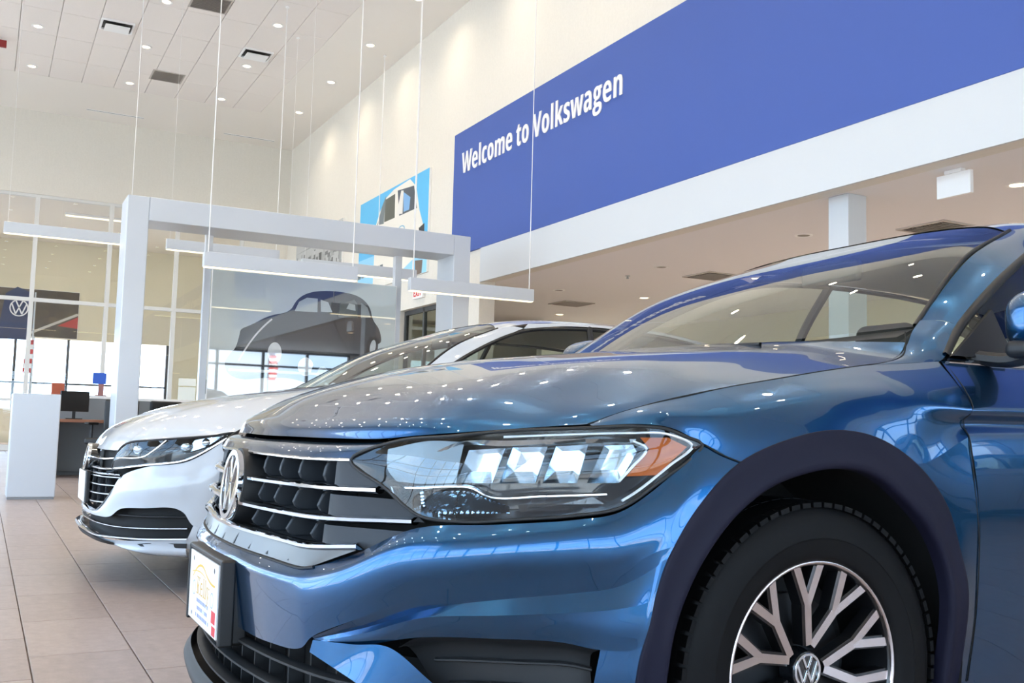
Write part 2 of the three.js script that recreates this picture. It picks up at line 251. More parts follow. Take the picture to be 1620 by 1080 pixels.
{ // air diffusers (white, lit from below), grey return grilles and slot diffusers
  const diff = (x, z, label) => { const t = thing('ceiling_diffuser', label, 'air diffuser', [x, CEIL, z], 'square ceiling diffusers'); mesh('frame', plain([boxG(-0.27, 0.27, -0.03, 0, -0.25, -0.22), boxG(-0.27, 0.27, -0.03, 0, 0.22, 0.25), boxG(-0.27, -0.24, -0.03, 0, -0.22, 0.22), boxG(0.24, 0.27, -0.03, 0, -0.22, 0.22)]), M.white, t); mesh('baffle', rbox(-0.2, 0.2, -0.075, -0.06, -0.17, 0.17, 0.006), M.white, t); mesh('throat', boxG(-0.24, 0.24, -0.004, -0.001, -0.22, 0.22), M.black, t); mesh('hanger', plain([boxG(-0.15, -0.14, -0.06, 0, -0.01, 0.01), boxG(0.14, 0.15, -0.06, 0, -0.01, 0.01)]), M.metal, t); };
  diff(1.67, -18.15, 'white square ceiling diffuser near the left downlights'); diff(4.10, -18.2, 'white square ceiling diffuser in the middle of the ceiling');
  const grille = (x, z, label) => { const t = thing('ceiling_vent', label, 'vent', [x, CEIL, z], 'grey ceiling return vents'); mesh('vent_frame', plain([boxG(-0.305, 0.305, -0.012, 0, -0.3, -0.27), boxG(-0.305, 0.305, -0.012, 0, 0.27, 0.3), boxG(-0.305, -0.275, -0.012, 0, -0.27, 0.27), boxG(0.275, 0.305, -0.012, 0, -0.27, 0.27)]), M.ventGrey, t); for (let k = 0; k < 13; k++) { const s = mesh('vent_slat', boxG(-0.275, 0.275, -0.002, 0.002, -0.02, 0.02), M.ventGrey, t); s.position.set(0, -0.012, -0.25 + k * 0.0417); s.rotation.x = 0.7; } mesh('vent_backing', boxG(-0.275, 0.275, -0.003, -0.001, -0.27, 0.27), M.ventDark, t); };
  grille(2.86, -20.4, 'grey louvred return vent in the ceiling near the far wall'); grille(2.90, -16.35, 'grey louvred return vent cut by the top of the picture');
  const slot = (x, z, label) => { const t = thing('slot_diffuser', label, 'vent', [x, CEIL, z], 'slot diffusers along the far wall'); mesh('slot_frame', plain([boxG(-0.6, 0.6, -0.008, 0, -0.05, -0.02), boxG(-0.6, 0.6, -0.008, 0, 0.02, 0.05)]), M.white, t); mesh('slot', boxG(-0.6, 0.6, -0.003, -0.001, -0.02, 0.02), M.black, t); };
  slot(2.25, -23.58, 'long slot diffuser in the plain ceiling strip, the left one'); slot(5.29, -23.77, 'long slot diffuser in the plain ceiling strip, the right one');
  const sv = (x, z, label) => { const t = thing('soffit_vent', label, 'vent', [x, SOF, z], 'square vents in the low soffit'); mesh('vent_frame', plain([boxG(-0.3, 0.3, -0.014, 0, -0.3, -0.26), boxG(-0.3, 0.3, -0.014, 0, 0.26, 0.3), boxG(-0.3, -0.26, -0.014, 0, -0.26, 0.26), boxG(0.26, 0.3, -0.014, 0, -0.26, 0.26)]), M.ventGrey, t); for (let k = 0; k < 10; k++) { const s = mesh('vent_slat', boxG(-0.26, 0.26, -0.002, 0.002, -0.02, 0.02), M.ventGrey, t); s.position.set(0, -0.013, -0.234 + k * 0.052); s.rotation.x = 0.7; } mesh('vent_backing', boxG(-0.26, 0.26, -0.003, -0.001, -0.26, 0.26), M.ventDark, t); };
  sv(8.70, -6.97, 'grey vent in the low soffit above the blue car roof'); sv(8.93, -10.9, 'grey vent in the low soffit beside the unlit downlights'); sv(9.0, -14.8, 'grey vent in the low soffit farthest down the hall');
  const sp = thing('fire_sprinkler', 'small dark sprinkler head in the low soffit', 'sprinkler', [7.99, SOF, -11.62]); mesh('escutcheon', cyl(0.035, 0.04, 0.008), M.metal, sp).position.y = -0.004; mesh('sprinkler_head', cyl(0.012, 0.018, 0.04), M.metal, sp).position.y = -0.026;
}
// ---------- blue welcome panel ----------
{
  const t = thing('welcome_panel', 'large blue wall panel with white welcome lettering', 'sign', [WX - 0.001, 3.455, -4.6]);
  const p = mesh('panel_board', rbox(-0.035, 0, 0, 1.985, -9.75, 8.8, 0.004), M.blue, t);
  const g = new TextGeometry('Welcome to Volkswagen', { font, size: 0.335, depth: 0.012, curveSegments: 8, bevelEnabled: false }); g.computeBoundingBox(); const w = g.boundingBox.max.x - g.boundingBox.min.x;
  g.translate(-g.boundingBox.min.x, 0, 0); g.scale(4.46 / w, 1, 1); g.rotateY(-Math.PI / 2);   // letters face the room
  const m = mesh('lettering', g, M.white, t); m.position.set(-0.036, 4.74 - 3.455, -14.02 + 4.6); m.userData.label = 'white welcome lettering';
}

// ================= CARS: shared materials and pieces =================
const C = {
  paintBlue: phys({ color: new THREE.Color().setRGB(0.010, 0.080, 0.200), metalness: 0.92, roughness: 0.25, clearcoat: 1, clearcoatRoughness: 0.015 }),
  paintWhite: phys({ color: 0xb9bfc5, roughness: 0.4, clearcoat: 1, clearcoatRoughness: 0.02 }),
  archReflectionPaint: phys({ color: new THREE.Color().setRGB(0.0075, 0.0075, 0.019), roughness: 0.6, specularIntensity: 0.35 }),  // body-colour arch lip; its dark floor reflection is put into this colour
  chrome: std({ color: 0xe8eaec, metalness: 1, roughness: 0.07 }),
  satin: std({ color: 0xc9cccf, metalness: 1, roughness: 0.22 }),
  gloss: phys({ color: 0x101215, roughness: 0.25, clearcoat: 1, clearcoatRoughness: 0.04 }),
  slate: phys({ color: 0x282c31, roughness: 0.5, specularIntensity: 0.6 }),
  plastic: std({ color: 0x16181a, roughness: 0.55 }),
  stripGrey: phys({ color: 0x262b30, roughness: 0.32, clearcoat: 0.4, clearcoatRoughness: 0.2 }),
  panelGrey: std({ color: 0x7d8890, metalness: 0.8, roughness: 0.38 }),
  brake: std({ color: 0x2b2c2e, metalness: 0.6, roughness: 0.45 }),
  dark: std({ color: 0x08090a, roughness: 0.8 }),
  rubber: phys({ color: 0x060607, roughness: 0.6, specularIntensity: 0.35 }),
  machined: std({ color: 0xd9cfcd, metalness: 1, roughness: 0.26 }),
  wheelBlack: phys({ color: 0x0d0d0f, roughness: 0.3, clearcoat: 0.6, clearcoatRoughness: 0.1 }),
  lens: phys({ color: 0xf4f9fb, transmission: 1, roughness: 0.0, thickness: 0, ior: 1.5 }),
  window: phys({ color: 0xe2e8e0, transmission: 1, roughness: 0.0, thickness: 0, ior: 2.2 }),
  tint: phys({ color: 0xcbd3cd, transmission: 1, roughness: 0.0, thickness: 0, ior: 1.5 }),
  amber: phys({ color: 0xa85006, roughness: 0.45, specularIntensity: 0.4 }),
  drl: std({ color: 0xf2f5f7, roughness: 0.25 }),
  mirrorBowl: std({ color: 0xdfe8ee, metalness: 1, roughness: 0.16 }),
  red: phys({ color: 0x8d0c10, roughness: 0.2, clearcoat: 1 }),
  seat: std({ color: 0x3c3732, roughness: 0.85 }), seatLight: std({ color: 0xb9aa92, roughness: 0.85 }), dash: std({ color: 0x1d1c1b, roughness: 0.7 }), liner: std({ color: 0xd8cdb8, roughness: 0.95 }), plateBlack: std({ color: 0x111112, roughness: 0.45 }),
};
C.lens.side = C.window.side = C.tint.side = THREE.DoubleSide;
const both = (name, g, mat, parent) => { mesh(name, g, mat, parent); mesh(name, mirrorW(g), mat, parent); };
function quadBox(q, depth) { // four or more rim points, a smaller back; a bright cavity open to the outside
  const c = q.reduce((s, p) => s.add(V(...p)), V(0, 0, 0)).multiplyScalar(1 / q.length), back = q.map((p) => V(...p).sub(c).multiplyScalar(0.55).add(c).add(V(...depth))), p = [], n = q.length;
  const tri = (a, b, d) => p.push(a.x, a.y, a.z, b.x, b.y, b.z, d.x, d.y, d.z), r = q.map((v) => V(...v));
  for (let k = 0; k < n; k++) { const l = (k + 1) % n; tri(r[k], r[l], back[l]); tri(r[k], back[l], back[k]); }
  const bc = back.reduce((s, v) => s.add(v), V(0, 0, 0)).multiplyScalar(1 / n); for (let k = 0; k < n; k++) tri(back[k], back[(k + 1) % n], bc);
  const g = new THREE.BufferGeometry(); g.setAttribute('position', new THREE.Float32BufferAttribute(p, 3)); g.setAttribute('uv', new THREE.Float32BufferAttribute(new Float32Array(p.length / 3 * 2), 2)); g.computeVertexNormals(); return g;
}
function fan(pts, thick = [0, 0, 0]) { // a flat-ish plate through an outline of 3D points, with thickness along a vector
  const c = pts.reduce((s, p) => s.add(V(...p)), V(0, 0, 0)).multiplyScalar(1 / pts.length), p = [], tv = V(...thick), tri = (a, b, d) => p.push(a.x, a.y, a.z, b.x, b.y, b.z, d.x, d.y, d.z), r = pts.map((v) => V(...v)), n = r.length;
  for (let k = 0; k < n; k++) { const a = r[k], b = r[(k + 1) % n]; tri(a, b, c); if (tv.lengthSq()) { const a2 = a.clone().add(tv), b2 = b.clone().add(tv); tri(b2, a2, c.clone().add(tv)); tri(a, a2, b); tri(b, a2, b2); } }
  const g = new THREE.BufferGeometry(); g.setAttribute('position', new THREE.Float32BufferAttribute(p, 3)); g.setAttribute('uv', new THREE.Float32BufferAttribute(new Float32Array(p.length / 3 * 2), 2)); g.computeVertexNormals(); return g;
}
// wheel standing in the plane of the car's side, outer face towards +w, centre at the origin
function makeWheel(parent, at, flip, R = 0.326, rim = 0.214, turn = -0.26) {
  const W = 0.205, sg = [[rim - 0.004, -0.085], [rim + 0.006, -0.098], [rim + 0.04, -0.104], [R - 0.035, -0.1], [R - 0.012, -0.088], [R - 0.001, -0.07], [R, 0], [R - 0.001, 0.07], [R - 0.012, 0.088], [R - 0.035, 0.1], [rim + 0.045, 0.105], [rim + 0.04, 0.1035], [rim + 0.006, 0.098], [rim - 0.004, 0.085]];
  const tyreG = new THREE.LatheGeometry(new THREE.SplineCurve(sg.map(([r, z]) => new THREE.Vector2(r, z))).getPoints(60), 96); tyreG.rotateX(Math.PI / 2);
  const ty = mesh('tyre', tyreG, C.rubber, parent); ty.position.set(...at); if (flip) ty.rotation.y = Math.PI;
  const blocks = []; for (let k = 0; k < 72; k++) for (const [z0, z1, o] of [[0.03, 0.096, 0], [-0.096, -0.03, 0.5], [-0.02, 0.02, 0.25]]) { const b = boxG(-0.0105, 0.0105, -0.006, 0.0035, z0, z1), th = (k + o) / 72 * 2 * Math.PI; if (Math.abs(z0 + z1) > 0.05) b.rotateX(0); b.translate(0, R - (Math.abs(z0 + z1) > 0.05 ? 0.0052 : 0.0025), 0); b.rotateZ(th); blocks.push(b); }
  const tread = mesh('tread_blocks', plain(blocks), C.rubber, ty); tread.userData.kind = 'stuff';
  const barrel = new THREE.LatheGeometry([[rim, 0.088], [rim - 0.006, 0.09], [rim - 0.012, 0.082], [rim - 0.016, 0.05], [rim - 0.03, 0.0], [rim - 0.03, -0.085]].map(([a, b]) => new THREE.Vector2(a, b)), 64); barrel.rotateX(Math.PI / 2);
  const rimM = mesh('wheel_rim', barrel, C.wheelBlack, parent); rimM.position.set(...at); rimM.rotation.set(0, flip ? Math.PI : 0, 0);
  const lip = new THREE.TorusGeometry(rim - 0.004, 0.0045, 8, 72); lip.translate(0, 0, 0.089); mesh('rim_edge', lip, C.machined, rimM);
  const inner = cyl(rim - 0.032, rim - 0.032, 0.006, 48); inner.rotateX(Math.PI / 2); inner.translate(0, 0, -0.02); mesh('brake_backing', inner, C.dark, rimM);
  const disc = cyl(0.14, 0.14, 0.02, 48); disc.rotateX(Math.PI / 2); disc.translate(0, 0, 0.005); mesh('brake_disc', disc, C.brake, rimM);
  const P = (r, th) => [r * Math.cos(th), r * Math.sin(th)];
  const dia = (r) => 0.085 - 0.026 * (1 - r / rim);                     // height of the spoke face, dished towards the hub
  const strip = (a, b, w0, w1, mat, lower, name) => {
    const dx = b[0] - a[0], dy = b[1] - a[1], l = Math.hypot(dx, dy), nx = -dy / l, ny = dx / l, za = dia(Math.hypot(...a)) - lower, zb = dia(Math.hypot(...b)) - lower;
    const top = [[a[0] + nx * w0, a[1] + ny * w0, za], [a[0] - nx * w0, a[1] - ny * w0, za], [b[0] - nx * w1, b[1] - ny * w1, zb], [b[0] + nx * w1, b[1] + ny * w1, zb]];
    return fan(top, [0, 0, lower ? -0.028 : -0.004]);
  };
  for (let k = 0; k < 5; k++) {
    const t0 = Math.PI / 2 + turn + k * 2 * Math.PI / 5, d = Math.PI / 10, face = [], body = [];
    for (const s of [-1, 1]) {
      const h = P(0.048, t0 + s * 0.08), node = P(0.126, t0 + s * 0.29), t1 = P(rim - 0.005, t0 + s * d / 2), t2 = P(rim - 0.005, t0 + s * d * 1.5);
      for (const [a, b, w0, w1] of [[h, node, 0.008, 0.0085], [node, t1, 0.0075, 0.0085], [node, t2, 0.0075, 0.0085]]) { face.push(strip(a, b, w0, w1, 0, 0)); body.push(strip(a, b, w0 + 0.004, w1 + 0.004, 0, 0.0045)); }
    }
    const sp = mesh('spoke', plain(body), C.wheelBlack, rimM); mesh('spoke_face', plain(face), C.machined, rimM);
  }
  const hub = cyl(0.036, 0.042, 0.03, 40); hub.rotateX(Math.PI / 2); hub.translate(0, 0, 0.052); mesh('hub_cap', hub, C.gloss, rimM);
  const em = emblemGeo(0.033, 0.003, 0.12); em.translate(0, 0, 0.067); mesh('hub_emblem', em, C.chrome, rimM);
}
function wellLiner(parent, a, y, R, w0, w1, front) { const g = new THREE.CylinderGeometry(R, R, w1 - w0, 36, 1, true, -Math.PI * 0.62, Math.PI * 1.24); g.rotateX(Math.PI / 2); g.rotateZ(Math.PI); g.translate(a, y, (w0 + w1) / 2); const cap = new THREE.CircleGeometry(R, 36); cap.translate(a, y, w0); both('wheel_well', plain([g, cap]), C.dark, parent); }

// ================= BLUE SEDAN =================
const blueCar = thing('sedan_car', 'shiny blue metallic sedan filling the right foreground', 'car', [0.49, 0, -2.30]);
{
  const T = blueCar, P = C.paintBlue;
  // ---- hood
  const fr = [0, 0.25, 0.49, 0.69, 0.79, 0.89, 0.97, 1], shF = [0, 0.027, 0.086, 0.2, 0.31, 0.57, 0.84, 1], shR = [0, 0.05, 0.19, 0.42, 0.57, 0.76, 0.93, 1];
  const front = [[0.09, 0.748, 0], [0.10, 0.749, 0.2], [0.122, 0.75, 0.39], [0.165, 0.753, 0.555], [0.205, 0.761, 0.63], [0.30, 0.773, 0.715], [0.40, 0.784, 0.775], [0.458, 0.789, 0.799]];
  const st = [[0.105, 0.778, 0.468, 0.793, 0.7985], [0.14, 0.804, 0.50, 0.803, 0.798], [0.20, 0.842, 0.55, 0.818, 0.798], [0.31, 0.884, 0.63, 0.836, 0.798], [0.455, 0.923, 0.74, 0.859, 0.798], [0.60, 0.947, 0.86, 0.881, 0.797], [0.75, 0.965, 0.99, 0.902, 0.793], [0.90, 0.981, 1.12, 0.924, 0.784], [1.00, 0.994, 1.22, 0.940, 0.776], [1.06, 1.001, 1.30, 0.963, 0.758], [1.09, 1.004, 1.345, 0.995, 0.738]];
  const Pf = [0, 0.03, 0.13, 0.30, 0.46, 0.72, 0.93, 1];
  const rows = [front, ...st.map(([ac, yc, ae, ye, we], k) => { const b = Math.min(1, k / (st.length - 1)); return fr.map((f, i) => { const sh = shF[i] * (1 - b) + shR[i] * b; let y = yc - (yc - ye) * Pf[i]; if (k === 0) y = yc * (1 - shF[i]) + ye * shF[i] - 0.002; y += 0.006 * Math.exp(-(((f - 0.72) / 0.07) ** 2)) * Math.sin(Math.PI * Math.min(1, (k + 1) / 9)); return [ac + (ae - ac) * sh, y, we * f]; }); })].map(mirrorPts);
  mesh('hood', patch(rows, 96, 64, false), P, T);
  // ---- strip between hood and grille
  const stripTop = [[0.088, 0.739, 0], [0.098, 0.740, 0.2], [0.12, 0.741, 0.39], [0.15, 0.744, 0.52], [0.176, 0.748, 0.592]], stripBot = [[0.050, 0.713, 0], [0.058, 0.7125, 0.2], [0.079, 0.7125, 0.388], [0.10, 0.714, 0.475], [0.119, 0.716, 0.536]];
  const mid = stripTop.map((p, i) => p.map((v, k) => (v + stripBot[i][k]) / 2 + (k === 1 ? 0.005 : k === 0 ? -0.006 : 0)));
  mesh('grille_header', patch([mirrorPts(stripTop), mirrorPts(mid), mirrorPts(stripBot)], 60, 8, false), P, T);
  mesh('header_lip', sweep(mirrorPts(stripBot.map(([a, y, w]) => [a + 0.002, y - 0.003, w])), 0.006, 0.004, 60), C.chrome, T);
  // ---- grille: backing, bars, ribs, lower ribbed strip
  const back0 = (y, o) => mirrorPts([[0.05 + o, y, 0], [0.06 + o, y, 0.2], [0.082 + o, y, 0.39], [0.12 + o, y, 0.55], [0.19 + o, y, 0.69]]);
  mesh('grille_backing', patch([back0(0.735, 0.085), back0(0.62, 0.07), back0(0.50, 0.06)], 40, 8, false), C.dark, T);
  const barDefs = [[[0.040, 0.655, 0], [0.044, 0.655, 0.09], [0.062, 0.658, 0.336], [0.095, 0.659, 0.48], [0.146, 0.663, 0.612]], [[0.030, 0.600, 0], [0.033, 0.600, 0.09], [0.056, 0.603, 0.365], [0.084, 0.604, 0.482], [0.186, 0.614, 0.684]], [[0.020, 0.550, 0], [0.024, 0.550, 0.11], [0.050, 0.551, 0.36], [0.068, 0.551, 0.462], [0.118, 0.564, 0.600]]];
  for (const b of barDefs) mesh('grille_bar', sweep(mirrorPts(b), 0.012, 0.0075, 80), C.chrome, T);
  const gaps = [[0.664, 0.709, 0.045, 0.052], [0.609, 0.648, 0.036, 0.045], [0.558, 0.592, 0.025, 0.035]];
  for (const [k, [y0, y1, a0, a1]] of gaps.entries()) {
    for (const w of [-0.44, -0.34, -0.24, -0.14, 0.14, 0.24, 0.34, 0.44]) {
      const c = Math.abs(w), off = 0.008 * (c / 0.2) ** 2 + (c > 0.4 ? 0.004 : 0), h = y1 - y0, g = prism([[a0 + off + 0.024, y0], [a0 + off + 0.014, y0 + 0.15 * h], [a0 + off + 0.010, y0 + 0.35 * h], [a1 + off + 0.006, y0 + 0.65 * h], [a1 + off + 0.010, y0 + 0.86 * h], [a1 + off + 0.018, y1], [a1 + off + 0.075, y1], [a0 + off + 0.07, y0]], 0.009, 0.002);
      g.translate(0, 0, w - 0.006); mesh('grille_rib', g, C.slate, T);
    }
    const e0 = [0.092, 0.082, 0.073][k] + 0.012, wa = 0.482, end = [[[0.158, 0.664, 0.620], [0.124, 0.709, 0.548]], [[0.200, 0.612, 0.692], [0.172, 0.648, 0.645]], [[0.130, 0.558, 0.600], [0.182, 0.594, 0.670]]][k];
    both('grille_blank', patch([[[e0 + 0.03, y0, wa - 0.01], [e0, y0, wa], end[0]], [[e0 + 0.03, y1, wa - 0.01], [e0 + 0.003, y1, wa], end[1]]], 12, 3, false), C.slate, T);
    both('grille_shelf', patch([[[a0 + 0.02, y0 - 0.002, 0.08], [a0 + 0.04, y0 - 0.002, 0.36], [e0 + 0.01, y0 - 0.002, 0.49]], [[a0 + 0.08, y0 - 0.002, 0.08], [a0 + 0.10, y0 - 0.002, 0.36], [e0 + 0.07, y0 - 0.002, 0.49]]], 12, 2, false), C.slate, T);
  }
  const rs0 = [[0.018, 0.543, 0], [0.022, 0.543, 0.11], [0.047, 0.544, 0.36], [0.066, 0.545, 0.462], [0.112, 0.556, 0.594]], rs1 = [[0.006, 0.515, 0], [0.012, 0.514, 0.15], [0.032, 0.513, 0.31], [0.058, 0.512, 0.455], [0.070, 0.518, 0.488]];
  mesh('ribbed_strip', patch([mirrorPts(rs0), mirrorPts(rs1)], 80, 6, false), C.stripGrey, T);
  for (let k = -4; k <= 4; k++) { const w = k * 0.098, c = Math.abs(w), g = prism([[0.003, 0.517], [0.016, 0.541], [0.03, 0.541], [0.03, 0.517]], 0.007, 0.0015); g.translate(0.006 + 0.25 * c * c - (c < 0.1 ? 0.002 : 0), 0, w - 0.0035); mesh('strip_fin', g, C.slate, T); }
  mesh('grille_edge', sweep(mirrorPts(rs1.map(([a, y, w]) => [a - 0.001, y - 0.003, w])), 0.004, 0.003, 60), C.plastic, T);
  // ---- emblem
  const eh = cyl(0.083, 0.086, 0.05, 48); eh.rotateZ(Math.PI / 2); const ehm = mesh('emblem_housing', eh, C.plastic, T); ehm.position.set(0.052, 0.632, 0); ehm.rotation.z = -0.12;
  const em = emblemGeo(0.077, 0.010, 0.13); em.rotateY(-Math.PI / 2); const emm = mesh('emblem', em, C.chrome, T); emm.position.set(0.026, 0.635, 0); emm.rotation.z = -0.12;
  const ed = cyl(0.071, 0.071, 0.006, 48); ed.rotateZ(Math.PI / 2); const edm = mesh('emblem_backing', ed, C.gloss, T); edm.position.set(0.026, 0.635, 0); edm.rotation.z = -0.12;
  // ---- front bumper (rows: top edge, crest, under crest, ledge edge)
  const bc = [
    [[0.005, 0.512, 0], [-0.010, 0.488, 0], [-0.008, 0.470, 0], [-0.002, 0.41, 0], [0.004, 0.352, 0]],
    [[0.012, 0.511, 0.16], [-0.004, 0.487, 0.16], [-0.002, 0.469, 0.16], [0.004, 0.41, 0.17], [0.010, 0.353, 0.18]],
    [[0.031, 0.510, 0.313], [0.012, 0.487, 0.318], [0.013, 0.469, 0.32], [0.020, 0.41, 0.33], [0.027, 0.356, 0.35]],
    [[0.058, 0.510, 0.455], [0.040, 0.488, 0.452], [0.038, 0.472, 0.452], [0.044, 0.42, 0.462], [0.054, 0.368, 0.478]],
    [[0.072, 0.517, 0.492], [0.054, 0.492, 0.495], [0.050, 0.474, 0.497], [0.054, 0.435, 0.502], [0.064, 0.394, 0.512]],
    [[0.115, 0.548, 0.580], [0.090, 0.520, 0.586], [0.086, 0.498, 0.590], [0.094, 0.470, 0.600], [0.112, 0.440, 0.612]],
    [[0.187, 0.603, 0.692], [0.166, 0.578, 0.704], [0.160, 0.552, 0.708], [0.172, 0.525, 0.716], [0.205, 0.500, 0.728]],
    [[0.300, 0.614, 0.772], [0.290, 0.598, 0.784], [0.284, 0.574, 0.791], [0.287, 0.545, 0.790], [0.300, 0.518, 0.782]],
    [[0.429, 0.624, 0.819], [0.420, 0.608, 0.830], [0.415, 0.582, 0.837], [0.414, 0.556, 0.835], [0.415, 0.531, 0.827]],
    [[0.510, 0.638, 0.837], [0.505, 0.618, 0.846], [0.500, 0.590, 0.853], [0.500, 0.565, 0.853], [0.502, 0.541, 0.848]],
    [[0.622, 0.713, 0.855], [0.600, 0.672, 0.865], [0.582, 0.635, 0.871], [0.572, 0.602, 0.873], [0.566, 0.572, 0.872]],
    [[0.674, 0.754, 0.860], [0.648, 0.700, 0.875], [0.616, 0.655, 0.880], [0.594, 0.612, 0.880], [0.579, 0.577, 0.879]],
    [[0.735, 0.727, 0.886], [0.690, 0.692, 0.886], [0.648, 0.655, 0.886], [0.615, 0.617, 0.885], [0.592, 0.582, 0.884]],
  ];
  const g1 = columns(bc, 120, 20);
  const low = bc.slice(4).map((c) => c[4]);
  const D = [[0.068, 0.390, 0.512], [0.130, 0.424, 0.611], [0.218, 0.472, 0.721], [0.306, 0.488, 0.774], [0.420, 0.499, 0.818], [0.505, 0.510, 0.841], [0.564, 0.545, 0.869], [0.571, 0.554, 0.875], [0.584, 0.562, 0.883]];
  const E_ = [[0.071, 0.386, 0.516], [0.122, 0.414, 0.612], [0.192, 0.455, 0.716], [0.306, 0.465, 0.792], [0.424, 0.470, 0.835], [0.498, 0.475, 0.856], [0.545, 0.487, 0.873], [0.552, 0.498, 0.877], [0.560, 0.51, 0.880]];
  const F = [[0.074, 0.380, 0.520], [0.128, 0.395, 0.612], [0.196, 0.418, 0.694], [0.310, 0.422, 0.770], [0.405, 0.418, 0.815], [0.470, 0.405, 0.840], [0.528, 0.405, 0.862], [0.537, 0.412, 0.868], [0.545, 0.42, 0.874]];
  const g2 = patch([low, D], 100, 6, false), g3 = patch([D, E_], 100, 6, false), g4 = patch([E_, E_.map((p, i) => p.map((v, k) => (v + F[i][k]) / 2 + (k === 2 ? 0.003 : 0))), F], 100, 8, false);
  const g5 = patch([F.slice(5), [[0.46, 0.33, 0.832], [0.525, 0.33, 0.856], [0.533, 0.33, 0.862], [0.54, 0.33, 0.868]], [[0.47, 0.22, 0.80], [0.52, 0.22, 0.82], [0.528, 0.22, 0.828], [0.535, 0.22, 0.835]]], 12, 10, false);
  const spear = patch([[[0.066, 0.388, 0.511], [0.112, 0.394, 0.600], [0.156, 0.397, 0.658], [0.215, 0.345, 0.712], [0.29, 0.285, 0.748], [0.47, 0.24, 0.80]], [[0.062, 0.366, 0.507], [0.088, 0.349, 0.566], [0.116, 0.330, 0.622], [0.168, 0.288, 0.674], [0.26, 0.235, 0.716], [0.47, 0.20, 0.77]]], 40, 8, false);
  const half = plain([g1, g2, g3, g4, g5, spear]);
  mesh('bumper_cover', plain([half, mirrorW(half)]), P, T);
  const joint = [[0.632, 0.720, 0.858], [0.675, 0.757, 0.862], [0.70, 0.742, 0.874], [0.737, 0.727, 0.888]];
  both('panel_joint', tube(joint.slice(1), 0.0014, 12, 5), C.dark, T);
  // fog-light blanks
  const fogO = [[0.172, 0.392, 0.664], [0.205, 0.415, 0.698], [0.310, 0.419, 0.768], [0.400, 0.415, 0.811], [0.445, 0.398, 0.828], [0.462, 0.34, 0.829], [0.47, 0.245, 0.80], [0.31, 0.28, 0.75], [0.235, 0.335, 0.715]].map(([a, y, w]) => [a + 0.012, y, w - 0.010]);
  const fogRow = (t) => [[0.178, 0.392, 0.662], [0.24, 0.40, 0.71], [0.33, 0.40, 0.765], [0.41, 0.398, 0.805], [0.45, 0.39, 0.822]].map(([a, y, w]) => [a + 0.02 + t * 0.10 * (1 - (a - 0.18) / 0.3), y - t * 0.155, w - 0.012 + t * 0.03 * (1 - (a - 0.18) / 0.3)]);
  both('fog_trim', plain([patch([[[0.168, 0.398, 0.668], [0.196, 0.418, 0.694], [0.310, 0.422, 0.770], [0.405, 0.418, 0.815], [0.470, 0.405, 0.838]], fogRow(0), fogRow(0.5), fogRow(1)], 24, 12, false), ...[0.14, 0.40, 0.66].map((t) => sweep(fogRow(t).map(([a, y, w], i) => [a - 0.004 + (i === 0 ? 0.03 : 0), y + (i === 0 ? 0.004 : 0), w + 0.006 + (i === 0 ? 0.014 : 0)]), 0.008, 0.004, 20))]), C.plastic, T);
  // lower intake with bars and lip
  const inRow = (y, o) => mirrorPts([[0.0 + o, y, 0], [0.01 + o, y, 0.2], [0.04 + o, y, 0.4], [0.085 + o, y, 0.55], [0.16 + o, y, 0.66]]);
  mesh('intake_backing', patch([inRow(0.37, 0.075), inRow(0.19, 0.075)], 40, 3, false), C.dark, T);
  for (const [y, o] of [[0.325, 0.018], [0.275, 0.020], [0.228, 0.015]]) mesh('intake_bar', sweep(inRow(y, o), 0.016, 0.006, 60), C.plastic, T);
  for (let k = -6; k <= 6; k++) { const c = Math.abs(k * 0.085), g = boxG(0.04 + 0.28 * c * c, 0.07 + 0.28 * c * c, 0.2, 0.36, k * 0.085 - 0.004, k * 0.085 + 0.004); mesh('intake_rib', g, C.plastic, T); }
  mesh('chin_lip', patch([mirrorPts([[-0.012, 0.215, 0], [-0.002, 0.215, 0.2], [0.03, 0.218, 0.42], [0.085, 0.22, 0.57], [0.18, 0.222, 0.68], [0.34, 0.225, 0.75]]), mirrorPts([[-0.028, 0.19, 0], [-0.018, 0.19, 0.2], [0.016, 0.192, 0.43], [0.075, 0.195, 0.58], [0.18, 0.197, 0.69], [0.34, 0.2, 0.76]]), mirrorPts([[-0.016, 0.168, 0], [-0.006, 0.168, 0.2], [0.03, 0.17, 0.42], [0.085, 0.172, 0.57], [0.18, 0.175, 0.68], [0.34, 0.18, 0.75]]), mirrorPts([[0.12, 0.17, 0], [0.13, 0.17, 0.2], [0.15, 0.17, 0.4], [0.19, 0.17, 0.54], [0.25, 0.175, 0.64], [0.36, 0.18, 0.72]])], 60, 12, false), C.plastic, T);
  // ---- headlights
  const top = [[0.113, 0.713, 0.543], [0.172, 0.750, 0.620], [0.24, 0.762, 0.707], [0.316, 0.773, 0.760], [0.44, 0.782, 0.811], [0.549, 0.788, 0.837], [0.60, 0.784, 0.847], [0.635, 0.772, 0.853], [0.672, 0.757, 0.858]];
  const bot = [[0.114, 0.711, 0.545], [0.150, 0.668, 0.625], [0.190, 0.624, 0.690], [0.25, 0.616, 0.735], [0.34, 0.623, 0.783], [0.429, 0.631, 0.817], [0.51, 0.645, 0.836], [0.575, 0.685, 0.848], [0.671, 0.755, 0.858]];
  const bulge = top.map((p, i) => { const s = Math.sin(Math.PI * i / 8); return [(p[0] + bot[i][0]) / 2 - 0.010 * s, (p[1] + bot[i][1]) / 2, (p[2] + bot[i][2]) / 2 + 0.010 * s]; });
  const off = (pts, da, dw, k = 0.94) => { const c = [0.38, 0.70, 0.78]; return pts.map(([a, y, w]) => [c[0] + (a - c[0]) * k + da, c[1] + (y - c[1]) * k, c[2] + (w - c[2]) * k + dw]); };
